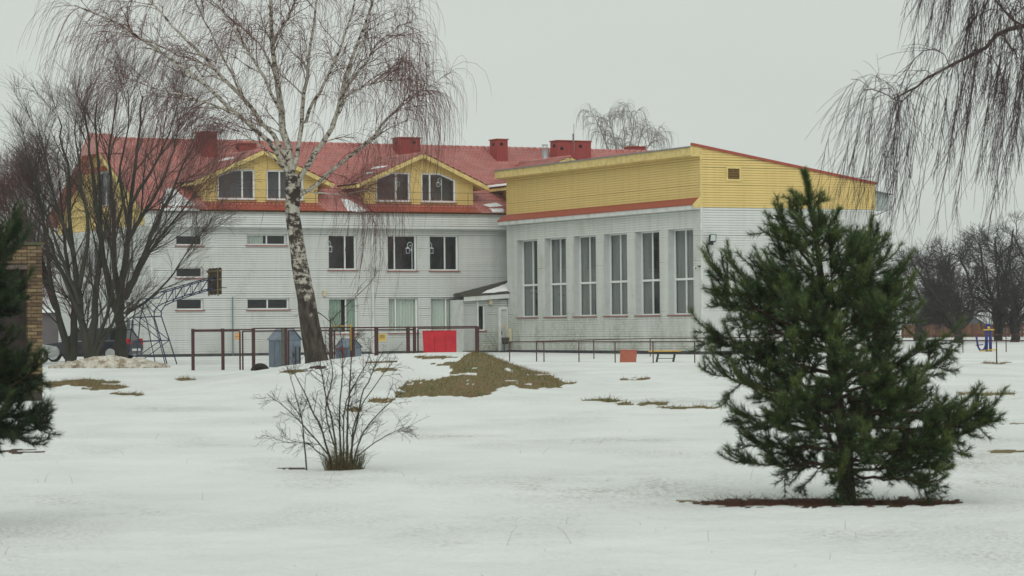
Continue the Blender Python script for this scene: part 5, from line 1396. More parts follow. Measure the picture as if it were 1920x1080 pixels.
t_, q = plate(792, 856, 620, 664.5, mat('bright_red_board', (.50, .022, .036), .6, var=.22, scale=3, col2=(.25, .01, .015), amt=.5, scale2=2), 'red_board', 'bright red board hung on the right end of the metal fence', 'board', -.08, .04)
for f_ in (.12, .88):
    a_ = q[3]*(1-f_)+q[2]*f_
    MB().bar(a_+[0, 0, -.02], a_+[0, 0, .13]+FH*.06, .012).build('hanging_wire', wire, t_)
for f_ in (.34, .67):
    MB().bar(q[0]*(1-f_)+q[1]*f_-FH*.004, q[3]*(1-f_)+q[2]*f_-FH*.004, .012, .008).build('seam', mat('dull_red_seam', (.34, .012, .022), .7), t_)
MB().bar(q[3]-[0, 0, .012]-FH*.008, q[2]-[0, 0, .012]-FH*.008, .02, .03).build('top_fold', mat('bright_red_board', (.5, .022, .036)), t_)
yl = mat('yellow_notice', (.62, .43, .12), .6, var=.15)
t_, q = plate(709.5, 724, 626, 640, yl, 'warning_notice', 'square yellow notice with blurred lines on a fence post', 'sign')
for k in range(3):
    a_ = q[0]+(q[3]-q[0])*(.45+.16*k); b_ = q[1]+(q[2]-q[1])*(.45+.16*k)
    MB().bar(a_+(b_-a_)*.15-FH*.004, a_+(b_-a_)*.85-FH*.004, .004, .02).build('print_line', mat('dark_print', (.18, .11, .05), .8), t_)
t_, q = plate(440.5, 448.5, 624, 637, mat('orange_notice', (.66, .36, .14), .6, var=.15), 'orange_notice', 'small orange notice on the thin gate post of the fence', 'sign')
MB().bar(q[0]+(q[3]-q[0])*.45-FH*.004, q[1]+(q[2]-q[1])*.45-FH*.004, .004, .012).build('print_line', mat('dark_print', (.18, .11, .05)), t_)
p0, _ = fpt(621); p1, _ = fpt(658); p0[2] = p1[2] = ZT+.05; p2 = p1.copy(); p2[2] = .9
yp = thing('gas_pipe', 'thin yellow gas pipe running along the fence top and down a post', 'pipe', p1*[1, 1, 0]+[0, 0, .9])
MB().tube([p0-FH*.06, p1-FH*.06, p2-FH*.06], .022, 6).build('pipe', mat('yellow_pipe', (.5, .3, .06), .6, var=.25, scale=8), yp, True)
MB().tube([p1-FH*.06-[0, 0, .03], p1-FH*.06+[0, 0, .06]], .04, 8).build('elbow', mat('yellow_pipe', (.5, .3, .06)), yp, True)

# ------------------------------------------------------------------ blue-grey cabinets
BG = mat('blue_grey_steel', (.125, .165, .215), .55, var=.15, scale=2.5, col2=(.09, .10, .12), amt=.5, scale2=3)
def cabinet(px0, pxc, px1, ye, yp_, d, label):
    """steel cabinet set cornerwise: long side to the left, gable with the doors to the right"""
    k = FPX/d; th = radians(40); w_ = (px1-pxc)/k/cos(th); dp = (pxc-px0)/k/sin(th)
    c = ground(pxc, d); g_ = c[2]-.12; ze = at(pxc, ye, d)[2]; zp_ = at(pxc, yp_, d)[2]
    t = thing('steel_cabinet', label, 'cabinet', (c[0], c[1], g_), 'blue-grey steel cabinets behind the fence')
    e1 = (RH*cos(th)+FH*sin(th))*w_; e2 = (-RH*sin(th)+FH*cos(th))*dp; b0 = np.array([c[0], c[1], 0])
    Q = lambda u, v, z: b0+e1*u+e2*v+np.array([0, 0, z])
    MB().hexa([Q(0, 0, g_), Q(1, 0, g_), Q(1, 1, g_), Q(0, 1, g_), Q(0, 0, ze), Q(1, 0, ze), Q(1, 1, ze), Q(0, 1, ze)]).build('body', BG, t)
    for a_, b_ in ((-.06, .5), (1.06, .5)):
        MB().hexa([Q(a_, -.05, ze-.02), Q(b_, -.05, zp_), Q(b_, 1.05, zp_), Q(a_, 1.05, ze-.02), Q(a_, -.05, ze+.01), Q(b_, -.05, zp_+.03), Q(b_, 1.05, zp_+.03), Q(a_, 1.05, ze+.01)]).build('roof', BG2, t)
    MB().prism([Q(.01, .01, ze), Q(.99, .01, ze), Q(.5, .01, zp_)], e2*.97).build('gable', BG2, t)
    for a_, b_ in ((.05, .49), (.51, .95)):
        n_ = -e2/np.linalg.norm(e2)*.018
        q = [Q(a_, 0, g_+.15), Q(b_, 0, g_+.15), Q(b_, 0, ze-.05), Q(a_, 0, ze-.05)]
        dr_ = MB().prism([p_+n_*1.0 for p_ in q], -n_*.9).build('door', BG2, t)
        u = .45 if a_ < .3 else .55
        MB().bar(Q(u, 0, (g_+ze)/2-.08)+n_*2, Q(u, 0, (g_+ze)/2+.08)+n_*2, .02).build('handle', BLACKMETAL, dr_)
    for f_ in (.33, .66):
        n_ = -e1/np.linalg.norm(e1)*.012
        MB().bar(Q(0, f_, g_)+n_*.5, Q(0, f_, ze-.03)+n_*.5, .03, .012).build('side_rib', BG, t)
    return t, Q, g_, ze
BG2 = mat('blue_grey_steel_lit', (.17, .215, .265), .5, var=.15, scale=2.5, col2=(.10, .12, .14), amt=.5, scale2=3)  # lighter copy: light on roof and gable side put into the colour
t_, Q, g_, ze = cabinet(500, 534, 562, 637, 617, 96, 'larger blue-grey steel cabinet left of the birch trunk')
for u in (.55, .8): MB().bar(Q(u, -.12, g_), Q(u, -.12, g_+.85), .045).build('pipe', BLACKMETAL, t_)
t_, Q, g_, ze = cabinet(627, 652, 676, 651, 637, 96.5, 'smaller blue-grey steel cabinet with a red pipe right of the birch trunk')
MB().tube([Q(-.06, .75, ze-.05), Q(-.06, .35, ze-.05), Q(-.06, .35, g_)], .035, 8).build('pipe', mat('red_pipe', (.42, .03, .03), .5), t_, True)
# half-buried tyre
p = ground(487, 91)
ty = thing('half_buried_tyre', 'dark half-buried tyre at the foot of the fence', 'tyre', p)
prof = []
for i in range(29):
    a = pi*i/28
    prof.append(p+RH*cos(a)*.24+np.array([0, 0, sin(a)*.20-.03]))
MB().tube(prof, .085, 10).build('tread', mat('dark_rubber', (.028, .024, .022), .9, var=.4, scale=12), ty, True)
MB().prism([p+RH*cos(pi*i/14)*.2+FH*.02+np.array([0, 0, sin(pi*i/14)*.17-.04]) for i in range(15)], FH*.04).build('earth_fill', mat('dark_earth', (.05, .038, .03), .95, var=.4), ty)

# ------------------------------------------------------------------ basketball stand
def basket():
    d = 106.0; b = ground(252, d); e1 = RH*cos(radians(24))+FH*sin(radians(24)); e2 = -RH*sin(radians(24))+FH*cos(radians(24))
    o = at(257, 684, d); o[2] = G(o)
    t = thing('basketball_stand', 'blue lattice basketball stand with weathered board backboard in front of the wing', 'basketball stand', o)
    Q = lambda a, s, z: o+e1*a+e2*s+np.array([0, 0, z])
    r = .024
    for s in (-.45, .45):
        sp = 1.15 if True else 1
        leg = lambda pts, rr=r, nm='leg': MB().tube([Q(a, s*(1.5-.5*min(z/2.4, 1)), z) for a, z in pts], rr, 6).build(nm, BLUEPAINT, t, True)
        leg([(-.25, -.1), (-.12, .9), (.0, 1.85), (.18, 2.45), (.30, 2.58)])
        leg([(1.45, -.1), (1.15, .95), (.85, 1.9), (.86, 2.1), (1.0, 2.3), (1.3, 2.45), (2.2, 2.74), (3.15, 3.0)])
        leg([(.30, 2.58), (.75, 2.62), (1.05, 2.85), (2.0, 3.12), (3.15, 3.43)], r, 'upper_chord')
        leg([(.18, 2.5), (.55, 1.75), (.95, .0)], r*.8, 'inner_leg')
        leg([(-.12, .9), (1.15, .95)], r*.8, 'cross_bar'); leg([(.0, 1.85), (.86, 1.9)], r*.8, 'cross_bar')
        leg([(-.25, .0), (1.15, .95)], r*.7, 'brace'); leg([(.0, 1.85), (1.15, .95)], r*.7, 'brace')
        leg([(.30, 2.58), (.86, 2.05)], r*.7, 'brace')
        lo = lambda a: np.interp(a, [1.0, 1.3, 2.2, 3.35], [2.3, 2.45, 2.74, 3.05]); up = lambda a: np.interp(a, [.75, 1.05, 2.0, 3.35], [2.62, 2.85, 3.12, 3.48])
        pts = [1.0, 1.35, 1.72, 2.08, 2.42, 2.78, 3.12]
        for i in range(len(pts)-1):
            a, c = pts[i], pts[i+1]
            leg([(a, lo(a)), (c, up(c))], r*.6, 'web'); leg([(c, lo(c)), (c, up(c))], r*.6, 'web')
    for a, z in ((-.12, .9), (1.15, .95), (.0, 1.85), (.85, 1.9), (.3, 2.58), (1.05, 2.85), (2.2, 2.74), (3.12, 3.0), (3.12, 3.42)):
        w_ = .45*(1.5-.5*min(z/2.4, 1)); MB().tube([Q(a, -w_, z), Q(a, w_, z)], r*.8, 6).build('tie_bar', BLUEPAINT, t, True)
    MB().tube([Q(-.12, -.66, .9), Q(1.15, .66, .95)], r*.6, 6).build('brace', BLUEPAINT, t, True)
    # backboard of vertical boards
    ab = 3.20; z0, z1 = 2.74, 3.80
    n = 11; wb = 1.75/n
    for i in range(n):
        s0 = -.875+i*wb; h = .02*sin(i*2.3)
        MB().hexa([Q(ab, s0+.006, z0+h), Q(ab+.03, s0+.006, z0+h), Q(ab+.03, s0+wb-.006, z0+h), Q(ab, s0+wb-.006, z0+h), Q(ab, s0+.006, z1+h), Q(ab+.03, s0+.006, z1+h), Q(ab+.03, s0+wb-.006, z1+h), Q(ab, s0+wb-.006, z1+h)]).build('board', WOODDARK, t)
    for z in (2.9, 3.3, 3.65):
        MB().hexa([Q(ab-.06, -.875, z), Q(ab-.003, -.875, z), Q(ab-.003, .875, z), Q(ab-.06, .875, z), Q(ab-.06, -.875, z+.06), Q(ab-.003, -.875, z+.06), Q(ab-.003, .875, z+.06), Q(ab-.06, .875, z+.06)]).build('batten', mat('pale_batten', (.2, .16, .09), .9, var=.3), t)
    for s in (-.6, .55): MB().bar(Q(ab-.05, s, z0-.05), Q(ab-.05, s, z1-.02), .05).build('batten', mat('pale_batten', (.2, .16, .09)), t)
    ring = [Q(ab+.03+.24+.23*cos(a), .23*sin(a), 3.02) for a in np.linspace(0, 2*pi, 19)]
    MB().tube(ring, .012, 6).build('ring', RUST, t, True)
    MB().bar(Q(ab, 0, 3.0), Q(ab+.06, 0, 3.02), .1).build('ring_bracket', RUST, t)
basket()

# ------------------------------------------------------------------ cars
def car(label, pos, head, paint, L=4.4, W=1.75, H=1.5):
    """head: unit vector to the car's front"""
    t = thing('parked_car', label, 'car', pos); head = np.array(head); lat = np.array([-head[1], head[0], 0])
    o = np.array(pos); Q = lambda x, y, z: o+head*x*L/2+lat*y*W/2+np.array([0, 0, z])
    # stations: x, half width, sill height, shoulder height
    stn = [(-1.0, .86, .42, .80), (-.97, .93, .32, .92), (-.8, .98, .24, .95), (-.3, 1.0, .22, .94), (.2, 1.0, .22, .92), (.55, .98, .24, .86), (.85, .94, .26, .76), (.97, .85, .32, .66), (1.0, .7, .4, .55)]
    vs = []
    for x, w_, a, b in stn:
        for y, z in ((-w_*.9, a), (-w_, a+.12), (-w_, b-.12), (-w_*.93, b), (w_*.93, b), (w_, b-.12), (w_, a+.12), (w_*.9, a)): vs.append(Q(x, y, z*H/1.5))
    n = 8; fs = [(j*n+i, j*n+(i+1) % n, (j+1)*n+(i+1) % n, (j+1)*n+i) for j in range(len(stn)-1) for i in range(n)]+[tuple(range(n)), tuple((len(stn)-1)*n+i for i in range(n-1, -1, -1))]
    body = MB().add(vs, fs).build('body', paint, t, False)
    bv = body.modifiers.new('bevel', 'BEVEL'); bv.width = .03; bv.segments = 2; bv.limit_method = 'ANGLE'
    # cabin: dark glass volume, roof skin and pillars
    lo = [(-.93, .90), (-.3, .93), (.45, .90)]; 
    zb, zt = .92*H/1.5, 1.44*H/1.5
    base = [(-.92, .88), (.46, .88)]; topx = [(-.78, .70), (.12, .70)]
    gl = mat('car_glass', (.012, .014, .017), .08, .6, var=.05)
    MB().hexa([Q(base[0][0], -base[0][1], zb), Q(base[1][0], -base[1][1], zb), Q(base[1][0], base[1][1], zb), Q(base[0][0], base[0][1], zb), Q(topx[0][0], -.70, zt-.04), Q(topx[1][0], -.70, zt-.04), Q(topx[1][0], .70, zt-.04), Q(topx[0][0], .70, zt-.04)]).build('windows', gl, t)
    MB().hexa([Q(-.80, -.715, zt-.04), Q(.13, -.715, zt-.04), Q(.13, .715, zt-.04), Q(-.80, .715, zt-.04), Q(-.74, -.62, zt+.02), Q(.06, -.62, zt+.02), Q(.06, .62, zt+.02), Q(-.74, .62, zt+.02)]).build('roof', paint, t)
    for s in (-1, 1):
        for xb, xt, nm in ((.455, .12, 'front_pillar'), (-.10, -.12, 'centre_pillar'), (-.56, -.54, 'rear_pillar'), (-.915, -.78, 'tail_pillar')):
            MB().bar(Q(xb, s*.885, zb-.02), Q(xt, s*.705, zt-.03), .07, .05).build(nm, paint, t)
        MB().bar(Q(-.9, s*.99, zb-.02), Q(.5, s*.975, zb-.03), .015, .02).build('chrome_strip', mat('chrome', (.6, .6, .6), .2, metal=1), t)
        for x in (-.28, .22): MB().bar(Q(x, s*1.005, zb-.10), Q(x-.07, s*1.005, zb-.10), .02, .03).build('door_handle', mat('chrome', (.6, .6, .6)), t)
        MB().hexa([Q(-1.005, s*.60, .74), Q(-.93, s*.62, .74), Q(-.93, s*.955, .74), Q(-1.0, s*.90, .74), Q(-1.005, s*.64, .98), Q(-.92, s*.66, .98), Q(-.92, s*.93, .98), Q(-.99, s*.88, .98)]).build('tail_light', mat('red_lens', (.5, .01, .01), .25), t)
        MB().hexa([Q(.90, s*.62, .56), Q(.99, s*.60, .56), Q(.97, s*.86, .56), Q(.88, s*.93, .56), Q(.88, s*.62, .72), Q(.95, s*.60, .70), Q(.93, s*.84, .70), Q(.86, s*.92, .72)]).build('headlight', mat('clear_lens', (.5, .52, .53), .15), t)
        for x in (-.62, .64):
            c = Q(x, s*.90, .33)
            wh = MB().lathe(c-lat*s*.10, [(.24, -.0), (.31, .01), (.335, .05), (.335, .15), (.31, .19), (.24, .20)], 22, lat*s).build('wheel', mat('dark_rubber', (.028, .024, .022)), t, True)
            MB().lathe(c+lat*s*.092, [(.21, 0), (.215, .012)], 20, lat*s).build('rim', mat('dark_rim_well', (.04, .04, .04), .6), wh)
            for k in range(5):
                a = k*2*pi/5+.3; dv = head*cos(a)+np.array([0, 0, sin(a)])
                MB().bar(c+lat*s*.112+dv*.02, c+lat*s*.112+dv*.215, .065, .02, up=lat*s).build('spoke', mat('silver_spoke', (.55, .56, .56), .35, metal=.5), wh)
            MB().lathe(c+lat*s*.10, [(.205, 0), (.235, .0), (.235, .018), (.205, .018)], 20, lat*s).build('rim_ring', mat('silver_spoke', (.55, .56, .56)), wh)
    MB().bar(Q(-1.0, -.5, .5), Q(-1.0, .5, .5), .03, .1).build('number_plate', FRAME, t)
    return t
p = ground(170, 118); hd = -RH*cos(radians(16))+FH*sin(radians(16))
car('dark blue estate car with red tail light parked behind the bare trees', np.array([p[0], p[1], p[2]]), hd, mat('dark_blue_car', (.012, .013, .025), .25, .6, var=.1), 4.3)
p = ground(14, 111.5); hd2 = RH*cos(radians(8))+FH*sin(radians(8))
car('silver car parked behind the brick corner', np.array([p[0], p[1], p[2]]), hd2, mat('silver_car', (.42, .44, .44), .3, .5, var=.06), 4.2, 1.7, 1.45)

# ------------------------------------------------------------------ dirty ploughed snow heap
def heap():
    rg = np.random.default_rng(81); d = 99.0; c = ground(205, d)
    t = thing('snow_heap', 'long heap of dirty ploughed snow in front of the bare trees', 'snow heap', c)
    m = mat('dirty_snow', (.60, .57, .50), .85, .15, var=.15, scale=4, col2=(.20, .14, .085), amt=.85, scale2=3.2, thr=(.44, .62), bump=.7, bscale=9)
    nu, nv = 90, 22; u = np.linspace(-1, 1, nu); v = np.linspace(-1, 1, nv); UU, VV = np.meshgrid(u, v)
    X = UU*2.05; Yv = VV*.9
    env = np.clip(1-UU**2, 0, 1)**.5*np.clip(1-VV**2, 0, 1)**.7
    Hh = env*(.30+.34*fbm(X*1.6, Yv*1.8, 5, 4)+.20*np.abs(fbm(X*5, Yv*5, 9, 3)))*(1+.35*np.sin(UU*2+1.2))
    Pm = c+X[..., None]*RH+Yv[..., None]*FH
    Pm[..., 2] = gz(Pm[..., 0], Pm[..., 1])-.03+np.maximum(Hh, 0)
    k = np.arange(nv-1)[:, None]*nu; i = np.arange(nu-1)
    f = np.stack([k+i, k+i+1, k+nu+i+1, k+nu+i], -1).reshape(-1, 4)
    mk('heap_body', Pm.reshape(-1, 3), f, m, t, True)
    mb = MB()
    for _ in range(420):
        uu, vv = rg.uniform(-1, 1), rg.uniform(-1, .6); e = max(0, 1-uu*uu)**.5*max(0, 1-vv*vv)**.7
        q = c+RH*uu*2.1+FH*vv*.95; q[2] = G(q)+e*.26*rg.uniform(.6, 1.15)
        r = rg.uniform(.03, .11); vs = []
        for a in range(6):
            for bq in (0, 1): vs.append(q+np.array([cos(a*pi/3), sin(a*pi/3), 0])*r*rg.uniform(.7, 1.1)*(1 if bq == 0 else .75)+np.array([0, 0, (bq-.4)*r*rg.uniform(.8, 1.3)]))
        mb.add(vs, [(2*a, 2*((a+1) % 6), 2*((a+1) % 6)+1, 2*a+1) for a in range(6)]+[tuple(2*a+1 for a in range(6)), tuple(2*a for a in range(5, -1, -1))])
    mb.build('snow_lumps', m, t, False, 'stuff')
heap()

# ------------------------------------------------------------------ thin pitch railings
def railing(label, pts, z_top, ends, extra_rails=()):
    """pts: (px, distance) of posts; ends: run of the rail beyond the posts"""
    g0 = ground(*pts[0]); t = thing('pipe_railing', label, 'railing', g0, 'thin pipe railings round the pitch')
    P = []
    for px, dd in pts:
        g_ = ground(px, dd); P.append(g_)
        MB().tube([g_-[0, 0, .1], g_+[0, 0, z_top]], .024, 6).build('post', RUST, t, True)
    ends_ = [ground(*e) for e in ends]
    run = ([ends_[0]] if len(ends_) else [])+P+(ends_[1:] if len(ends_) > 1 else [])
    for h in (z_top,)+tuple(extra_rails):
        for a, b in zip(run[:-1], run[1:]):
            MB().tube([a+[0, 0, h], b+[0, 0, h]], .02, 6).build('rail', RUST, t, True)
    return t
railing('nearer thin red-brown pipe railing passing the bench and the pine', [(955, 105), (1019.4, 102.5), (1085, 101), (1152.8, 99), (1224, 97.8), (1302, 96.2), (1395, 95), (1500, 94), (1620, 93), (1740, 91.5), (1868, 90.4), (2010, 89)], .76, [])
railing('farther thin red-brown pipe railing close to the hall wall', [(1005.5, 104), (1113, 110), (1218.6, 117), (1350, 118), (1500, 119), (1650, 119.5), (1805, 120), (1886, 121), (2000, 121)], .78, [])

# ------------------------------------------------------------------ box, bench, exercise machine
p0 = ground(1162, 100); p1 = ground(1193, 100)
bx = thing('orange_box', 'faded orange-red square box standing in the snow by the railing', 'box', (p0+p1)/2)
om = mat('faded_orange_red', (.40, .115, .075), .7, var=.18, scale=4, col2=(.30, .12, .08), amt=.6, scale2=3)
e2 = FH*.45; up = np.array([0, 0, .47])
MB().hexa([p0-[0, 0, .05], p1-RH*.02-[0, 0, .05], p1-RH*.02+e2-[0, 0, .05], p0+e2-[0, 0, .05], p0+up+RH*.03, p1+up+RH*.02-[0, 0, .03], p1+up+e2-[0, 0, .03], p0+up+e2+RH*.03]).build('body', om, bx)
MB().bar(p0+up*.99+RH*.03-FH*.006, p1+up*.93-FH*.006+RH*.02, .02, .03).build('rim', om, bx)
g0, g1 = ground(1230, 99), ground(1263, 99); c = (g0+g1)/2
bn = thing('bench', 'low bench with yellow seat planks and dark leaning legs beside the railing', 'bench', c)
dk = mat('dark_bench_leg', (.035, .036, .045), .6, var=.2); ys = mat('yellow_plank', (.56, .33, .06), .6, var=.15, scale=6)
for k in range(3):
    a = c-RH*.60+FH*(.0+.13*k)+[0, 0, .40]; MB().bar(a, a+RH*1.18, .115, .045).build('seat_plank', ys, bn)
for s, tl in ((-.28, .05), (.33, .05)):
    for f_ in (0, .26): MB().bar(c+RH*(s-.04)+FH*f_-[0, 0, .05], c+RH*(s+tl)+FH*f_+[0, 0, .376], .085, .06).build('leg', dk, bn)
MB().bar(c+RH*-.28+FH*.13+[0, 0, .13], c+RH*.33+FH*.13+[0, 0, .13], .025).build('stretcher', dk, bn)
MB().bar(c-RH*.45+FH*.13+[0, 0, .355], c+RH*.45+FH*.13+[0, 0, .355], .20, .035).build('seat_bearer', dk, bn)

c = ground(1853, 124)
ex = thing('exercise_machine', 'blue and yellow outdoor exercise machine beyond the railing', 'exercise machine', c)
bl_ = mat('bright_blue_steel', (.016, .03, .19), .4, var=.12); yw = mat('bright_yellow_steel', (.62, .40, .03), .45, var=.1)
for s in (-.09, .09): MB().tube([c+RH*s-[0, 0, .05], c+RH*s+[0, 0, 1.15]], .07, 10).build('post', bl_, ex, True)
MB().tube([c+RH*-.09+[0, 0, 1.15], c+RH*-.05+[0, 0, 1.22], c+RH*.05+[0, 0, 1.22], c+RH*.09+[0, 0, 1.15]], .07, 10).build('head', bl_, ex, True)
MB().tube([c-RH*.24+[0, 0, 1.0]-FH*.1, c+RH*.26+[0, 0, 1.0]-FH*.1], .03, 8).build('handlebar', yw, ex, True)
MB().lathe(c+[0, 0, 1.1]-FH*.1, [(.06, -.05), (.06, .06)], 10, FH).build('cap', yw, ex)
arm = [c+RH*-.55+[0, 0, .70], c+RH*-.52+[0, 0, .45], c+RH*-.47+[0, 0, .2], c+RH*-.36+[0, 0, .06], c+RH*-.22+[0, 0, .1], c+RH*-.14+[0, 0, .28], c+RH*-.12+[0, 0, .6]]
MB().tube(resample(arm, np.ones(7), 20)[0], .045, 8).build('swing_arm', bl_, ex, True)
MB().hexa([c+RH*-.58-FH*.1+[0, 0, .27], c+RH*-.25-FH*.1+[0, 0, .30], c+RH*-.25+FH*.1+[0, 0, .30], c+RH*-.58+FH*.1+[0, 0, .27], c+RH*-.58-FH*.1+[0, 0, .31], c+RH*-.25-FH*.1+[0, 0, .34], c+RH*-.25+FH*.1+[0, 0, .34], c+RH*-.58+FH*.1+[0, 0, .31]]).build('seat', mat('dark_seat', (.04, .04, .05)), ex)
MB().lathe(c+RH*.12+[0, 0, .05], [(.24, 0), (.25, .02), (.24, .05)], 16).build('turntable', yw, ex)
MB().bar(c-RH*.42+[0, 0, .03], c+RH*.1+[0, 0, .05], .09, .05).build('foot_bar', yw, ex)

# ------------------------------------------------------------------ shed and board fence beyond the orchard
d = 205.0; k_ = FPX/d
c0, c1 = ground(1700, d), ground(1852, d); g_ = min(c0[2], c1[2])-.1
sh = thing('garden_shed', 'low shed with dark grey roof and cream gable behind the orchard', 'shed', (c0+c1)/2)
ze = at(1800, 611, d)[2]; zr_ = at(1800, 584, d)[2]; a0 = at(1768, 600, d); a1 = at(1846, 600, d); dp = FH*6
zed = lambda p, z: np.array([p[0], p[1], z])
MB().hexa([zed(a0, g_), zed(a1, g_), zed(a1+dp, g_), zed(a0+dp, g_), zed(a0, ze), zed(a1, ze), zed(a1+dp, ze), zed(a0+dp, ze)]).build('wall', mat('brown_brick_wall', (.17, .09, .065), .9, var=.2, scale=2), sh)
r0_, r1_ = at(1785, 590, d+3), at(1812, 590, d+3); el, er = at(1760, 600, d-.6), at(1856, 600, d-.6)
rm_ = mat('grey_slate_roof', (.055, .06, .068), .8, var=.25, scale=1.5, col2=(.05, .075, .06), amt=.6, scale2=.8)
MB().add([zed(el, ze-.05), zed(er, ze-.05), zed(r1_, zr_), zed(r0_, zr_), zed(el+FH*7.2, ze-.05), zed(er+FH*7.2, ze-.05)], [(0, 1, 2, 3), (1, 5, 2), (4, 0, 3), (5, 4, 3, 2), (0, 4, 5, 1)]).build('roof', rm_, sh)
b0_, b1_ = at(1708, 600, d+1), at(1790, 600, d+1)
an = MB().prism([zed(b0_, g_), zed(b1_, g_), zed(b1_, ze-.1), zed((b0_+b1_)/2, ze+.75), zed(b0_, ze-.1)], FH*5).build('cream_annex', mat('cream_render', (.42, .38, .29), .9, var=.15), sh)
for s in (b0_, b1_):
    m_ = (b0_+b1_)/2
    MB().hexa([zed(s, ze-.12)-FH*.4, zed(m_, ze+.75)-FH*.4, zed(m_, ze+.75)+FH*5, zed(s, ze-.12)+FH*5, zed(s, ze-.02)-FH*.4, zed(m_, ze+.87)-FH*.4, zed(m_, ze+.87)+FH*5, zed(s, ze-.02)+FH*5]).build('annex_roof', rm_, sh)
d = 192.0; bf = thing('board_fence', 'long brown board fence behind the orchard', 'fence', ground(1800, d))
bm_ = [mat('brown_fence_board_%d' % i, c, .9, var=.25, scale=3) for i, c in enumerate(((.13, .06, .04), (.11, .055, .04), (.15, .075, .042)))]
rb = random.Random(8); x = 1690.0
while x < 1985:
    wpx = 6.2; g0_ = ground(x, d); g1_ = ground(x+wpx-.5, d); h = .95+rb.uniform(-.04, .04)
    MB().prism([g0_-[0, 0, .05], g1_-[0, 0, .05], g1_+[0, 0, h], g0_+[0, 0, h]], FH*.03).build('board', rb.choice(bm_), bf)
    x += wpx
for h in (.25, .75): MB().bar(ground(1690, d)+FH*.06+[0, 0, h], ground(1985, d)+FH*.06+[0, 0, h], .05, .08).build('rail', bm_[0], bf)

# low grey outbuilding behind the cars
q0, q1 = ground(60, 175), ground(210, 175)
ob = thing('outbuilding', 'low dark grey outbuilding with flat roof glimpsed behind the parked cars', 'building', (q0+q1)/2)
MB().prism([q0-[0, 0, .1], q1-[0, 0, .1], q1+[0, 0, 2.3], q0+[0, 0, 2.3]], FH*5).build('wall', mat('dark_grey_wall', (.11, .10, .105), .9, var=.2, scale=1), ob)
MB().prism([q0+[0, 0, 2.303]-FH*.3-RH*.3, q1+[0, 0, 2.303]-FH*.3+RH*.3, q1+[0, 0, 2.5]-FH*.3+RH*.3, q0+[0, 0, 2.5]-FH*.3-RH*.3], FH*5.6).build('roof', mat('roof_snow', (.8, .8, .8)), ob)

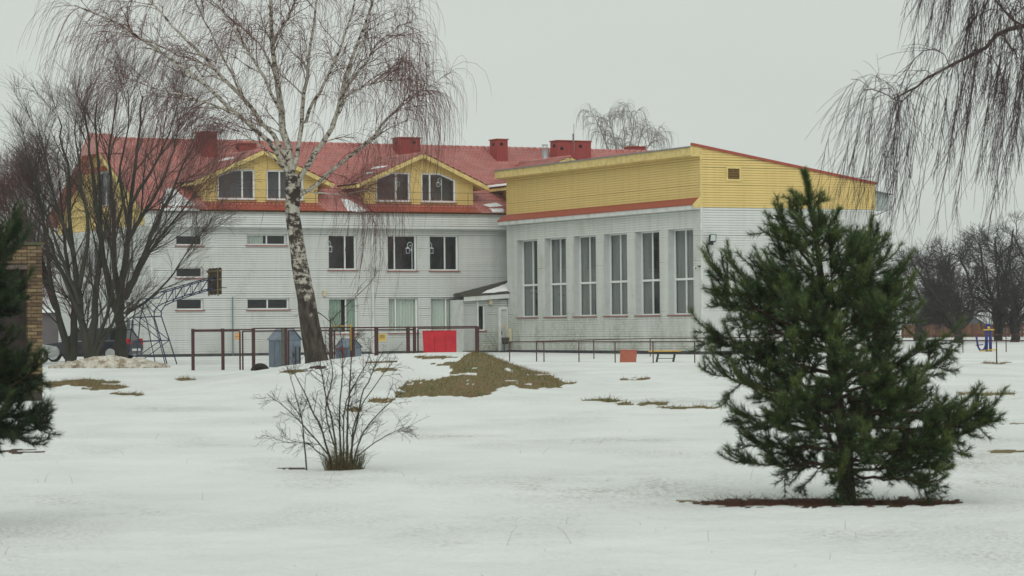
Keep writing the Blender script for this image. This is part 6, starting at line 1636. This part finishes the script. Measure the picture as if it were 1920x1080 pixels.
# ------------------------------------------------------------------ turf blades on the mound, stalks in the snow, far wood
def scatter_turf():
    rg = np.random.default_rng(91)
    N = 260000
    dd = np.exp(rg.uniform(np.log(24), np.log(105), N)); px = rg.uniform(-20, 1940, N)
    s = (px-960)/FPX*dd; x = FH[0]*dd+RH[0]*s; y = FH[1]*dd+RH[1]*s
    V = np.stack([x, y, gz(x, y)], 1); g, l, sp = masks(V)
    prob = np.clip(dd/70, .1, 1.3)
    keep = (g > .5) & (rg.uniform(0, 1, N) < prob) & (dd > 45)
    V = V[keep]; n = len(V)
    D = np.stack([rg.normal(size=n)*.7+.3, rg.normal(size=n)*.7, rg.uniform(.4, 1.0, n)], 1); D /= np.linalg.norm(D, axis=1, keepdims=True)
    L = (rg.uniform(.05, .13, n)*(1+.9*np.maximum(0, fbm(V[:, 0]*1.6, V[:, 1]*1.6, 19, 3)*3)))[:, None]; sd_ = np.cross(D, rg.normal(size=(n, 3))); sd_ /= np.linalg.norm(sd_, axis=1, keepdims=True)
    w_ = .006
    tri = np.stack([V-sd_*w_-[0, 0, .01], V+sd_*w_-[0, 0, .01], V+D*L], 1).reshape(-1, 3)
    m = mat('winter_turf', (.22, .14, .068), .9, var=.4, scale=2.2, col2=(.10, .125, .035), amt=1.0, scale2=.9, thr=(.46, .58))
    o = mk('winter_grass', tri, np.arange(3*n).reshape(-1, 3), m); tag(o, 'brown and green winter grass showing through on the mound and in bare patches', 'grass'); o['kind'] = 'stuff'
    # single dry stalks poking out of the snow
    n = 420
    dd = np.exp(rg.uniform(np.log(17), np.log(48), n)); px = rg.uniform(-20, 1940, n); s = (px-960)/FPX*dd
    cl = fbm(s*.6, dd*.35, 77, 3)
    k = (cl > .02) | (rg.uniform(0, 1, n) < .10); dd, s = dd[k], s[k]; n = len(dd)
    x = FH[0]*dd+RH[0]*s; y = FH[1]*dd+RH[1]*s; B = np.stack([x, y, gz(x, y)-.01], 1)
    D = np.stack([rg.normal(size=n)*.45, rg.normal(size=n)*.45, np.ones(n)], 1)
    L = (rg.uniform(0, 1, n)**5*.16+.01)[:, None]
    P = np.stack([B, B+D*L*.6, B+D*L*.6+(D*[1.6, 1.6, .7])*L*.4], 1)
    o = tube_obj('dry_stalks', [(P, np.tile([.0016, .0013, .0008], (n, 1)))], mat('dry_stalk', (.16, .125, .075), .9, var=.3), None, 3, 'stuff')
    tag(o, 'thin dry grass stalks poking out of the foreground snow', 'dry grass')
    # pine litter
    n = 5000; th = rg.uniform(0, 2*pi, n); rr = np.sqrt(rg.uniform(0, 1, n)); c = ground(1545, 25.2)
    x = c[0]+RH[0]*rr*np.cos(th)*1.25+FH[0]*rr*np.sin(th)*.75; y = c[1]+RH[1]*rr*np.cos(th)*1.25+FH[1]*rr*np.sin(th)*.75
    B = np.stack([x, y, gz(x, y)], 1); _, l, _2 = masks(B); B = B[l > .5]; n = len(B)
    D = rg.normal(size=(n, 3))*[1, 1, .5]; D[:, 2] = np.abs(D[:, 2])+.1; L = rg.uniform(.03, .09, n)[:, None]
    P = np.stack([B, B+D*L], 1)
    o = tube_obj('needle_litter', [(P, np.tile([.0018, .001], (n, 1)))], mat('red_brown_litter', (.10, .05, .03), .9, var=.4, scale=9), None, 3, 'stuff')
    tag(o, 'red-brown fallen needles and dead grass under the young pine', 'needle litter')
scatter_turf()
def far_wood():
    rg = np.random.default_rng(95); d0 = 620.0
    n = 1500; px = rg.uniform(-900, 2900, n); dd = d0+rg.uniform(0, 120, n); s = (px-960)/FPX*dd
    x = FH[0]*dd+RH[0]*s; y = FH[1]*dd+RH[1]*s; h = (3.2+5*vnoise(px/60, px*0, 3)+rg.uniform(-1, 1.5, n))*1.0
    B = np.stack([x, y, gz(x, y)-.3], 1); T = B+np.stack([rg.normal(size=n)*.5, rg.normal(size=n)*.5, h], 1)
    P = np.stack([B, (B+T)/2+rg.normal(size=(n, 3))*.2, T], 1); Rr = np.tile([.16, .12, .05], (n, 1))
    A, ra = grow(P, Rr, 9, rg, (.2, 1), (.8, 2.2), (20, 60), 3, .12, (0, 0, .1), .6, .09, .045)
    o = tube_obj('far_wood', [(P, Rr), (A, ra)], mat('far_wood_bark', (.06, .06, .065), .95), None, 3, 'stuff')
    tag(o, 'low grey line of leafless woodland along the horizon', 'woodland')
far_wood()

# ------------------------------------------------------------------ damp winter air
hz = MB().box(-500, 900, -300, 1200, -3.0, 24).build('haze', None, None)
hz['kind'] = 'stuff'; tag(hz, 'thin even winter haze over the whole place', 'haze')
m = bpy.data.materials.new('haze_air'); m.use_nodes = True; t = m.node_tree
for n_ in list(t.nodes): t.nodes.remove(n_)
o_ = t.nodes.new('ShaderNodeOutputMaterial'); pv = t.nodes.new('ShaderNodeVolumePrincipled')
pv.inputs['Color'].default_value = (.93, .95, .94, 1); pv.inputs['Density'].default_value = .0004
t.links.new(pv.outputs[0], o_.inputs['Volume'])
hz.data.materials.append(m)
